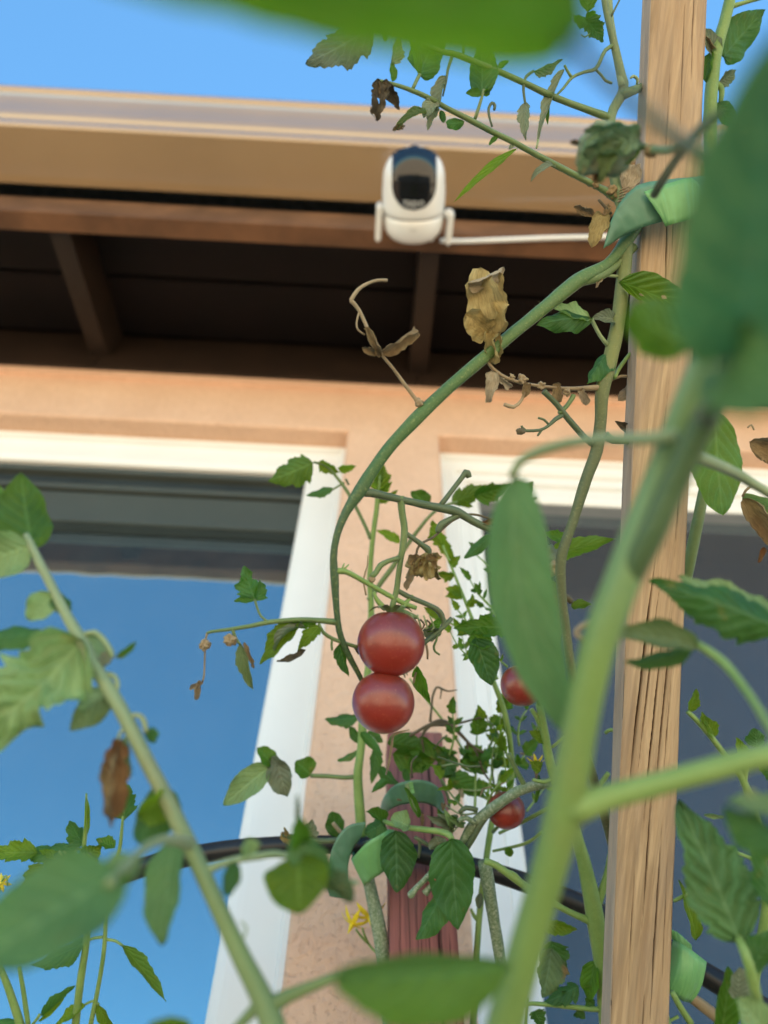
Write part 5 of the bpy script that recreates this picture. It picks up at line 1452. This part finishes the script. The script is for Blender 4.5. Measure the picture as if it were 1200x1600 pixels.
# loose shoots in front of the white frame
D.sprig((776, 1062, .50), (692, 852, .53), 5, 24, 34, 'leaf_young', 'stem_light', 8)
D.leaf((684, 832), (712, 880), 24, 'leaf_young', 'lobed', rx=20)
D.sprig((765, 1010, .50), (690, 965, .52), 3, 18, 26, 'leaf_young', 'stem_light', 6)
D.leaf((800, 980, .47), (708, 982, .47), 42, 'leaf', 'lobed', rx=15, fold=.3, curl=.3, seed=66)
D.leaf((742, 995, .46), (768, 1072, .455), 54, 'leaf', 'oval', rx=15, under=True, fold=.25, curl=.4, seed=67)
D.leaf((770, 1000, .465), (730, 1000, .465), 40, 'leaf', 'oval', rx=20, fold=.3)
D.leaf((768, 835, .50), (725, 872, .50), 22, 'leaf', 'plain', rx=20, under=True)
D.stem([(770, 1062, 8, .50), (790, 1120, 9, .50), (800, 1200, 9, .50), (790, 1290, 9, .49)], 'stem_light', 'branch', seg=7)
D.sprig((760, 1250, .53), (790, 1110, .55), 4, 24, 30, 'leaf', 'stem_light', 5)
D.sprig((742, 1270, .53), (745, 1150, .55), 3, 30, 34, 'leaf', 'stem_light', 5)
D.sprig((775, 1230, .53), (820, 1180, .53), 3, 22, 26, 'leaf', 'stem_light', 5)
D.leaf((770, 1185), (810, 1195), 18, 'leaf_young', 'oval', rx=20)
D.leaf((705, 1175), (690, 1215), 34, 'leaf', 'serr', rx=25, under=True)
D.leaf((720, 1200), (748, 1175), 36, 'leaf', 'serr', rx=25)
D.leaf((750, 1190), (725, 1165), 30, 'leaf', 'serr', rx=35)
D.stem([(688, 1215, 5), (700, 1245, 5), (702, 1265, 5)], 'stem_dark', 'leaf_stalk', seg=6)
D.stem([(640, 1060, 3, .56), (680, 1110, 4, .56), (710, 1150, 4, .56), (740, 1200, 4, .55)], 'stem_light', 'tendril', seg=5)

# thin tangle of shoots and dry bits between the fruit and the stake
R = random.Random(77)
for k in range(11):
    x0, y0 = R.uniform(690, 835), R.uniform(1150, 1300)
    x1, y1 = x0 + R.uniform(-45, 45), y0 - R.uniform(40, 95)
    dd = R.uniform(.49, .56)
    D.sprig((x0, y0, dd), (x1, y1, dd + R.uniform(-.01, .02)), R.choice((2, 3, 3)), R.uniform(10, 18), R.uniform(14, 26), R.choice(('leaf', 'leaf_young', 'leaf_young')), R.choice(('stem_light', 'stem')), R.uniform(3, 5), bend=R.uniform(-.12, .12))
for k in range(12):
    x0, y0 = R.uniform(600, 830), R.uniform(1130, 1300)
    a = R.uniform(0, 6.28); l_ = R.uniform(25, 70); dd = R.uniform(.48, .54)
    x1, y1 = x0 + l_ * math.cos(a), y0 + l_ * math.sin(a)
    D.stem([(x0, y0, 3.5, dd), ((x0 + x1) / 2 + R.uniform(-9, 9), (y0 + y1) / 2 + R.uniform(-9, 9), 3.2, dd), (x1, y1, 2, dd + .005)], R.choice(('twig', 'twig_dark', 'stem_dark', 'stem_pale')), 'twig', seg=5)
    if k % 2: D.dry((x1, y1, dd + .005), (x1 + R.uniform(-12, 12), y1 + R.uniform(10, 24), dd), R.uniform(8, 16), R.choice(('dry', 'dry_pale', 'dry_olive')), crumple=.5)
for k in range(9):
    x0, y0 = R.uniform(690, 760), R.uniform(860, 1060)
    dd = R.uniform(.47, .53)
    D.sprig((x0 + R.uniform(20, 50), y0 + R.uniform(30, 70), dd), (x0, y0, dd + .01), 2, R.uniform(9, 15), R.uniform(14, 22), R.choice(('leaf_young', 'leaf')), 'stem_light', R.uniform(3, 5), bend=R.uniform(-.12, .12))
for k in range(7):
    x0, y0 = R.uniform(560, 660), R.uniform(1140, 1230)
    dd = R.uniform(.50, .54)
    D.leaf((x0, y0, dd), (x0 + R.uniform(-38, 38), y0 + R.uniform(-6, 40), dd), R.uniform(12, 24), 'leaf', 'serr', rx=R.uniform(-40, 40), under=k % 2 == 0, fold=.3, curl=R.uniform(0, .9), nu=22, nv=5)

# ------------------------------------------------------------------ slender plants bottom left
def d5(x, y): return 0.46
E_ = Plant('slender young tomato plant with serrated leaves in front of the lower left window', (-0.16, -0.16, 0.97), d5)
E_.stem([(165, 1420, 6), (163, 1480, 7), (154, 1540, 7), (142, 1600, 8), (132, 1660, 9)], 'stem_light', 'stem', root=True, seg=8, hair=60)
E_.stem([(192, 1275, 4), (190, 1300, 5), (186, 1330, 6), (172, 1380, 6), (165, 1425, 6)], 'stem_light', 'branch', seg=7)
E_.stem([(135, 1240, 3), (134, 1290, 6), (130, 1350, 8), (134, 1420, 10), (135, 1470, 11), (125, 1540, 12), (116, 1620, 13)], 'stem_light', 'stem', root=True, seg=8, hair=60)
E_.stem([(160, 1464, 5), (145, 1466, 4), (132, 1472, 4)], 'stem_light', 'leaf_stalk', seg=6)
E_.leaf((135, 1470), (48, 1508), 36, 'leaf', 'serr', rx=40, under=True, fold=.2, seed=71)
E_.stem([(166, 1468, 5), (180, 1470, 4), (192, 1478, 4)], 'stem_light', 'leaf_stalk', seg=6)
E_.leaf((190, 1476), (259, 1565), 24, 'leaf_young', 'serr', rx=35, under=True, fold=.25, curl=.25, seed=72)
E_.leaf((122, 1330), (28, 1332), 42, 'leaf', 'lobed', rx=25, under=True, fold=.25, curl=.3, seed=73)
E_.leaf((132, 1322), (108, 1282), 34, 'leaf', 'lobed', rx=25, under=True, seed=74)
E_.leaf((60, 1332), (-25, 1335), 36, 'leaf_young', 'lobed', rx=20, seed=75)
E_.leaf((134, 1310), (134, 1238), 10, 'leaf_young', 'blade', rx=30)
E_.leaf((128, 1340), (160, 1320), 40, 'leaf_young', 'lobed', rx=20)
E_.leaf((180, 1325), (150, 1312), 22, 'leaf', 'serr', rx=35)
E_.leaf((195, 1282), (190, 1218), 52, 'leaf', 'lobed', rx=10, under=True, seed=76)
E_.leaf((135, 1360), (150, 1350), 22, 'leaf', 'lobed', rx=20)
for x0, x1 in ((112, 92), (116, 100), (122, 118), (128, 126)):
    E_.stem([(x0 + 4, 1376, 4), (x0, 1355, 4), (x1, 1330, 3)], 'stem_light', 'leaf_stalk', seg=5)
E_.leaf((92, 1342), (60, 1328), 16, 'leaf_young', 'lobed', rx=20)
E_.leaf((70, 1350), (35, 1400), 30, 'leaf_young', 'lobed', rx=35)
E_.stem([(150, 1345, 4), (140, 1332, 5), (120, 1326, 5)], 'stem', 'leaf_stalk', seg=6)
F_ = Plant('second slender tomato plant with one yellow flower in the lower left corner', (-0.235, -0.16, 0.97), d5)
F_.stem([(-4, 1500, 8), (8, 1530, 10), (22, 1570, 12), (38, 1620, 13)], 'stem_light', 'stem', root=True, seg=8)
F_.stem([(30, 1510, 6), (36, 1545, 7), (44, 1600, 8)], 'stem_light', 'branch', seg=7)
F_.stem([(-4, 1500, 6), (-8, 1440, 5), (2, 1380, 4), (10, 1368, 3), (12, 1385, 2)], 'stem_light', 'flower_stalk', seg=6)
F_.flower(3, 1380, 14, .46, (.4, -.4))
F_.stem([(44, 1608, 4), (58, 1592, 5), (62, 1585, 5)], 'stem_light', 'leaf_stalk', seg=6)
F_.leaf((64, 1588), (118, 1540), 18, 'leaf', 'serr', rx=40, under=True, seed=77)
F_.leaf((60, 1596), (100, 1560), 8, 'leaf_young', 'plain', rx=30)
F_.leaf((38, 1596), (-12, 1592), 14, 'leaf', 'serr', rx=40, under=True)
F_.leaf((134, 1570), (88, 1602), 20, 'leaf_young', 'serr', rx=35, seed=78)
F_.leaf((152, 1568), (178, 1612), 18, 'leaf_young', 'plain', rx=35, seed=79)
F_.stem([(132, 1570, 4), (145, 1564, 4), (155, 1570, 4)], 'stem_light', 'leaf_stalk', seg=5)

# ------------------------------------------------------------------ light green plant behind the thick stem
def d6(x, y): return 0.45
G_ = Plant('hairy light green tomato plant forking between the thick stem and the wooden stake', (0.15, -0.14, 0.97), d6)
G_.stem([(843, 1100, 12), (852, 1150, 13), (862, 1200, 15), (885, 1260, 17), (905, 1320, 20), (918, 1370, 23), (928, 1420, 28), (934, 1460, 26), (942, 1520, 23), (948, 1600, 23), (952, 1660, 23)], 'stem_light', 'stem', root=True, seg=11, hair=420, hl=0.003)
G_.stem([(930, 1425, 14), (940, 1395, 13), (950, 1365, 13), (956, 1330, 12)], 'stem_light', 'branch', seg=8, hair=140, hl=0.003)
G_.stem([(925, 1440, 14), (905, 1432, 11), (880, 1420, 10), (850, 1402, 11), (820, 1384, 12), (795, 1366, 12), (775, 1352, 11), (757, 1345, 10)], 'stem_light', 'branch', seg=8, hair=120)
G_.stem([(818, 1382, 7), (806, 1368, 7), (795, 1362, 6), (780, 1360, 5)], 'stem_light', 'spur', seg=6)
G_.stem([(935, 1440, 10), (950, 1450, 9, .455), (970, 1460, 8, .46)], 'stem_light', 'branch', seg=7)
G_.stem([(830, 1108, 7), (838, 1120, 8), (850, 1150, 6)], 'stem_light', 'branch', seg=7)
G_.tomato(815, 1071, 33, .43, sep=False, label='red tomato half hidden by the blurred hanging leaf')
G_.stem([(820, 1040, 6, .43), (835, 1070, 7, .44), (844, 1104, 8)], 'stem_light', 'spur', seg=6)
G_.leaf((852, 1160), (826, 1142), 20, 'leaf_young', 'serr', rx=25)
G_.stem([(862, 1168, 5), (872, 1160, 5), (884, 1150, 4)], 'stem_light', 'spur', seg=6)
G_.flower(838, 1192, 14, .46, (0, .8))
G_.leaf((845, 1205), (828, 1190), 22, 'leaf_young', 'serr', rx=20)
G_.stem([(870, 1215, 7), (850, 1222, 6), (832, 1218, 5)], 'stem_light', 'branch', seg=6)
G_.stem([(890, 1275, 9), (868, 1262, 8, .47), (848, 1268, 7, .48), (815, 1285, 6, .49), (780, 1302, 5, .50)], 'stem_light', 'branch', seg=7)
G_.leaf((793, 1322, .49), (798, 1338, .49), 16, 'leaf', 'plain', rx=10)
G_.stem([(848, 1300, 5, .48), (820, 1318, 5, .49), (770, 1330, 4, .50)], 'stem_light', 'branch', seg=6)
G_.leaf((836, 1255, .47), (842, 1210, .47), 8, 'leaf', 'plain', rx=30)
G_.leaf((845, 1442, .48), (902, 1452, .48), 26, 'leaf_young', 'serr', rx=25, fold=.3)
G_.leaf((862, 1480, .47), (848, 1560, .46), 56, 'leaf_ill', 'serr', rx=25, under=True, fold=.3, seed=81)
G_.leaf((862, 1470, .47), (875, 1530, .465), 44, 'leaf', 'lobed', rx=20, under=True, seed=82)
G_.stem([(970, 1575, 8), (930, 1577, 8), (880, 1572, 7), (830, 1568, 6), (818, 1572, 4)], 'stem_light', 'branch', seg=7)
G_.leaf((905, 1540), (848, 1568), 32, 'leaf', 'lobed', rx=25, under=True, seed=83)
G_.leaf((890, 1570), (880, 1548), 24, 'leaf', 'lobed', rx=15, under=True)
G_.leaf((930, 1575), (915, 1560), 24, 'leaf', 'lobed', rx=15, under=True)
G_.leaf((900, 1580), (915, 1592), 22, 'leaf', 'lobed', rx=15, under=True)
G_.leaf((835, 1580), (850, 1606), 30, 'leaf', 'lobed', rx=15, under=True)
G_.leaf((945, 1530), (910, 1545), 10, 'leaf_young', 'serr', rx=30)
G_.leaf((930, 1500), (920, 1565), 34, 'leaf', 'oval', rx=25, seed=84)
G_.stem([(820, 1620, 6, .46), (822, 1585, 5, .46), (824, 1560, 4, .46)], 'stem_light', 'leaf_stalk', seg=6)
G_.sprig((900, 1145, .43), (868, 1090, .44), 2, 12, 18, 'leaf_young', 'stem_light', 5)
G_.leaf((985, 1120, .44), (960, 1150, .44), 8, 'leaf_young', 'serr', rx=30)
G_.stem([(975, 1150, 5, .44), (955, 1140, 6, .44), (945, 1146, 5, .44)], 'stem_light', 'spur', seg=6)
G_.stem([(935, 1230, 8, .44), (945, 1216, 8, .44), (951, 1207, 7, .44)], 'stem_light', 'spur', seg=7, hair=30)
# serrated leaves beside the upright stem
G_.leaf((850, 872, .45), (962, 842, .45), 38, 'leaf_young', 'serr', rx=20, under=True, fold=.3, seed=85)
G_.leaf((893, 850, .45), (845, 832, .45), 22, 'leaf', 'serr', rx=35)
G_.leaf((892, 948, .44), (925, 945, .44), 18, 'leaf_young', 'serr', rx=35, under=True)
G_.stem([(855, 925, 8, .44), (870, 928, 9, .44), (888, 935, 11, .44), (893, 942, 8, .44)], 'stem_brown', 'spur', seg=7)
G_.knot(856, 876, 16, .43, 'leaf_grey', 'bud_cluster', .7); G_.knot(868, 888, 10, .42, 'twig', 'bud_cluster', .7)
G_.stem([(852, 905, 8, .44), (862, 880, 8, .44), (852, 850, 7, .44), (846, 830, 7, .44)], 'stem', 'spur', seg=7)
G_.leaf((860, 905, .44), (868, 1010, .43), 36, 'leaf_ill', 'oval', rx=30, under=True, seed=86)
G_.stem([(855, 900, 9, .45), (862, 960, 9, .45), (850, 1030, 9, .45), (846, 1100, 10, .45)], 'stem_light', 'branch', seg=7)

# ------------------------------------------------------------------ right edge plant behind the stake
def d7(x, y): return 0.44
H_ = Plant('tomato plant climbing behind the wooden stake at the right edge, partly brown and withered', (0.245, -0.12, 0.97), d7)
H_.stem([(1146, -30, 16), (1136, 20, 17), (1122, 70, 18), (1114, 120, 19), (1110, 180, 20), (1112, 260, 20), (1118, 360, 20), (1120, 480, 18), (1122, 600, 10)], 'stem_light', 'stem', seg=10, hair=120)
H_.stem([(1122, 595, 10), (1118, 640, 8), (1108, 720, 14), (1085, 840, 18), (1060, 960, 18, .45), (1040, 1080, 18, .46), (1020, 1250, 18, .47), (1010, 1400, 18, .46)], 'stem', 'stem', root=True, seg=9)
H_.stem([(1135, 12, 9), (1150, 8, 7), (1170, 2, 6), (1215, -10, 6)], 'stem_light', 'branch', seg=7)
H_.stem([(1112, 135, 8), (1122, 132, 8), (1128, 142, 9), (1126, 160, 7)], 'stem_light', 'spur', seg=7)
H_.leaf((1130, 90), (1196, 14), 70, 'leaf', 'oval', rx=20, under=True, fold=.25, seed=91)
H_.leaf((1120, 95), (1100, 45), 28, 'leaf_grey', 'oval', rx=30, fold=.4)
H_.dry((1118, 88), (1100, 55), 20, 'dry', crumple=.4)
H_.leaf((1122, 130), (1150, 110), 24, 'leaf_grey', 'serr', rx=30)
H_.leaf((1120, 160), (1145, 200), 30, 'leaf', 'oval', rx=25, under=True)
H_.leaf((1110, 80), (1104, 130), 22, 'leaf', 'oval', rx=35)
gl = H_.leaf((1118, 640, .36), (1130, 806, .345), 88, 'leaf_young', 'oval', rx=-15, under=True, fold=.2, curl=.35, seed=92)
H_.stem([(1122, 600, 8), (1120, 625, 6, .40), (1118, 645, 5, .36)], 'stem_pale', 'leaf_stalk', seg=6)
H_.stem([(1085, 712, 22, .24), (1110, 722, 20, .25), (1150, 740, 18, .27), (1180, 758, 15, .28), (1225, 785, 14, .29)], 'stem_pale', 'leaf_stalk', seg=8)
H_.dry((1170, 690, .40), (1225, 712, .40), 60, 'dry', crumple=.4, fold=.3, seed=93)
H_.dry((1160, 778, .38), (1215, 850, .38), 60, 'dry', crumple=.3, fold=.4, seed=94)
H_.dry((1195, 855, .38), (1185, 880, .38), 16, 'dry_brown', crumple=.3)
H_.leaf((1160, 772, .38), (1215, 800, .38), 36, 'leaf_pale', 'oval', rx=30)
H_.stem([(1160, 776, 4, .38), (1172, 760, 5, .38), (1200, 768, 5, .38)], 'twig', 'leaf_stalk', seg=5)
H_.stem([(1178, 672, 3, .40), (1174, 664, 3, .40), (1168, 668, 3, .40)], 'twig', 'tendril', seg=5)
# shoots in front of the right pane
H_.stem([(1170, 1240, 12), (1155, 1208, 11), (1140, 1190, 10), (1110, 1150, 9), (1085, 1122, 8), (1074, 1112, 7)], 'stem_light', 'branch', seg=8, hair=160, hl=0.003)
H_.leaf((1077, 1112), (1088, 1076), 20, 'leaf_young', 'serr', rx=30, fold=.4)
H_.leaf((1100, 1140), (1096, 1112), 16, 'leaf_young', 'serr', rx=40)
H_.leaf((1116, 1152), (1098, 1118), 24, 'leaf_young', 'serr', rx=35, fold=.4)
H_.leaf((1160, 1185), (1150, 1152), 22, 'leaf_young', 'serr', rx=30, fold=.4)
H_.leaf((1160, 1180), (1140, 1186), 8, 'leaf_young', 'serr', rx=20)
H_.leaf((1185, 1170), (1180, 1138), 34, 'leaf', 'serr', rx=20, under=True)
H_.leaf((1195, 1190), (1200, 1220), 30, 'leaf', 'serr', rx=20, under=True)
H_.stem([(1168, 1240, 11), (1163, 1220, 10), (1166, 1195, 8), (1160, 1182, 6)], 'stem_light', 'branch', seg=7, hair=60, hl=0.003)
H_.stem([(1150, 1180, 3), (1130, 1188, 3), (1108, 1192, 2)], 'stem_light', 'tendril', seg=5)
H_.stem([(1200, 1340, 8), (1185, 1345, 8), (1166, 1338, 6), (1140, 1328, 6)], 'stem_light', 'branch', seg=7, hair=40)
H_.stem([(1170, 1240, 12), (1185, 1290, 12), (1192, 1340, 12), (1196, 1420, 14), (1180, 1520, 16), (1160, 1640, 18)], 'stem_light', 'stem', root=True, seg=8)
H_.stem([(1128, 1278, 4), (1112, 1272, 3), (1100, 1274, 2)], 'leaf_pale', 'tendril', seg=5)
H_.leaf((1100, 1272), (1132, 1276), 8, 'leaf_pale', 'plain', rx=40)
H_.stem([(1075, 1395, 5), (1064, 1402, 6), (1052, 1408, 5)], 'stem_light', 'spur', seg=6)
H_.stem([(1050, 1550, 9), (1062, 1572, 10), (1080, 1600, 11)], 'stem_light', 'branch', seg=7)
H_.stem([(1060, 1588, 5), (1040, 1598, 5)], 'stem_light', 'branch', seg=6)
H_.leaf((1088, 1470), (1060, 1375), 24, 'leaf_young', 'serr', rx=45)
# closer leaves lower right
H_.leaf((1158, 1478, .255), (1062, 1252, .27), 124, 'leaf_teal', 'serr', rx=12, fold=.25, curl=.3, puck=.08, crumple=.2, nu=48, nv=12, seed=95)
H_.stem([(1150, 1460, 12, .257), (1164, 1490, 16, .25), (1178, 1540, 18, .25), (1190, 1620, 20, .26)], 'stem_light', 'leaf_stalk', seg=8)
H_.leaf((1235, 1330, .16), (1130, 1262, .17), 80, 'leaf', 'plain', rx=35, under=True, fold=.5, curl=-.6, seed=96)
H_.leaf((1240, 1275, .165), (1135, 1252, .17), 44, 'leaf_pale', 'plain', rx=55, fold=.4, curl=-.6, seed=97)
H_.leaf((1240, 1330, .165), (1175, 1300, .165), 60, 'leaf_young', 'plain', rx=30, under=True, seed=98)
H_.leaf((1125, 1625, .30), (1138, 1510, .30), 42, 'leaf', 'plain', rx=25, fold=.35, curl=.3, seed=99)
H_.leaf((1200, 1620, .24), (1150, 1560, .24), 62, 'leaf_pale', 'plain', rx=20, fold=.3, seed=100)
H_.leaf((1170, 1520, .25), (1215, 1460, .25), 50, 'leaf', 'plain', rx=30, under=True, seed=101)
H_.leaf((1150, 1560, .29), (1155, 1510, .29), 36, 'leaf_grey', 'plain', rx=30, seed=102)
H_.leaf((1210, 1420, .25), (1186, 1310, .25), 30, 'leaf', 'plain', rx=50, under=True, seed=103)

# ------------------------------------------------------------------ hose and ties
hp = [(-420, 1760, 40, .47), (-260, 1590, 36, .485), (-120, 1500, 33, .50), (-20, 1450, 33, .505), (60, 1412, 32, .51), (130, 1385, 31, .512), (220, 1356, 30, .515), (330, 1332, 29, .52), (430, 1322, 28, .522), (530, 1320, 27, .525), (620, 1328, 27, .525), (700, 1345, 27, .522), (780, 1366, 28, .518), (860, 1394, 30, .51), (940, 1430, 33, .50), (1020, 1474, 34, .49), (1100, 1522, 35, .475), (1170, 1565, 37, .46), (1260, 1625, 39, .44), (1420, 1760, 44, .42), (1540, 1950, 48, .40)]
c = []
for p in hp:
    q = at(p[0], p[1], p[3]); c.append(Vector((q.x, q.y, q.z, p[2] * p[3] / F / 2)))
me, _ = tube_mesh('garden_hose', c, Vector((0, 0, 0)), 18, 0.008, 0.015)
tag(link('garden_hose', me, M['hose']), 'black irrigation hose arching across behind the tomato stems', 'hose')

def tie(label, loc, strips):
    o = empty('plant_tie', loc)
    tag(o, label, 'plant tie', 'green tape ties on the tomatoes')
    for nm, top, bot, mat, belly in strips:
        ribbon(nm, top, bot, mat, o, Vector(loc), belly=belly)
    return o
tie('wide green tape tie wrapped round the pale wooden stake and the vine top', at(1010, 320, .385), [
    ('band', [(943, 388, .385), (955, 345, .383), (972, 312, .380), (1000, 288, .378), (1040, 281, .380), (1090, 276, .384), (1112, 274, .395)], [(950, 384, .386), (968, 372, .384), (992, 360, .381), (1022, 350, .379), (1052, 343, .380), (1090, 338, .384), (1112, 334, .395)], 'tape', .001),
    ('tail', [(1006, 300, .375), (1040, 288, .373), (1078, 279, .374), (1092, 290, .378)], [(1040, 354, .374), (1052, 350, .372), (1080, 342, .373), (1096, 338, .378)], 'tape_pale', .001),
    ('loop', [(1112, 274, .395), (1114, 276, .41), (1108, 280, .425), (1040, 290, .428), (985, 300, .42), (978, 305, .40)], [(1112, 334, .395), (1114, 336, .41), (1108, 338, .425), (1040, 345, .428), (985, 352, .42), (978, 355, .40)], 'tape', 0)])
tie('green tape tie arched over the red stake', at(645, 1240, .52), [
    ('band', [(593, 1268, .56), (600, 1245, .53), (618, 1226, .515), (645, 1219, .51), (672, 1222, .515), (690, 1238, .525), (697, 1268, .56)], [(596, 1278, .56), (608, 1266, .535), (625, 1258, .52), (648, 1254, .515), (668, 1256, .52), (684, 1264, .53), (692, 1280, .56)], 'tape', .001),
    ('tail', [(636, 1222, .508), (640, 1240, .507)], [(645, 1222, .508), (648, 1240, .507)], 'tape_pale', 0)])
tie('green tape tie hanging in a loop left of the red stake, round the scaly stem', at(560, 1340, .50), [
    ('loop', [(572, 1284, .50), (545, 1290, .497), (525, 1312, .494), (514, 1345, .492), (512, 1380, .492), (515, 1400, .493)], [(562, 1312, .50), (552, 1325, .498), (545, 1345, .496), (543, 1370, .494), (543, 1390, .494), (544, 1402, .495)], 'tape', .001),
    ('band', [(549, 1342, .50), (572, 1318, .492), (598, 1302, .492), (612, 1296, .50), (618, 1300, .52)], [(569, 1384, .50), (585, 1372, .492), (602, 1360, .492), (614, 1352, .50), (620, 1350, .52)], 'tape_pale', .001),
    ('back_band', [(618, 1300, .52), (600, 1296, .545), (560, 1312, .55), (549, 1342, .50)], [(620, 1350, .52), (606, 1352, .545), (575, 1370, .55), (569, 1384, .50)], 'tape', 0)])
tie('green tape tie strapping the black hose right of the wooden stake', at(1075, 1510, .455), [
    ('band', [(1052, 1468, .462), (1064, 1474, .452), (1082, 1486, .45), (1104, 1503, .455)], [(1028, 1540, .455), (1048, 1552, .447), (1066, 1563, .446), (1078, 1566, .45)], 'tape_pale', .004),
    ('tail', [(1040, 1448, .466), (1060, 1458, .462), (1080, 1476, .458)], [(1048, 1466, .466), (1062, 1474, .460), (1082, 1490, .456)], 'tape_pale', 0),
    ('back_band', [(1052, 1468, .462), (1070, 1478, .50), (1104, 1503, .455)], [(1028, 1540, .455), (1052, 1552, .50), (1078, 1566, .45)], 'tape', 0)])
o = Plant('short dry stub of stem strapped under the black hose', at(1110, 1590, .46), lambda x, y: .46, 'dead stalk', 'dead_stalk')
del o.o['group']
o.stem([(1060, 1545, 16, .462), (1085, 1562, 17, .46), (1115, 1585, 18, .458), (1160, 1625, 19, .45), (1230, 1690, 20, .44)], 'twig', 'stem', seg=9)
# cable of the camera
cb = []
for x, y, wd, zz in [(688, 376, 9, 0), (720, 377, 9, 0), (780, 375, 9, 0), (860, 372, 10, 0), (940, 370, 10, 0), (1040, 366, 10, 0), (1220, 362, 10, 0)]:
    r = ROT @ Vector(((x - 600) / F, -(y - 800) / F, -1.0))
    t = (-0.2925 - CAM.y) / r.y if False else None
    # runs along the underside edge of the fascia
    t = (2.1600 - CAM.z) / r.z
    q = CAM + r * t
    cb.append(Vector((q.x, q.y, q.z, 0.0036)))
for k in range(1, 9):
    cb.append(Vector((cb[6].x + 0.25 * k, cb[6].y + 0.004 * math.sin(k), 2.1598 + 0.0012 * math.cos(k * 2.1), 0.0036)))
me, _ = tube_mesh('power_cable', cb, Vector(sc.location), 10, 0.012, 0.0)
link('power_cable', me, M['plastic_white'], sc)
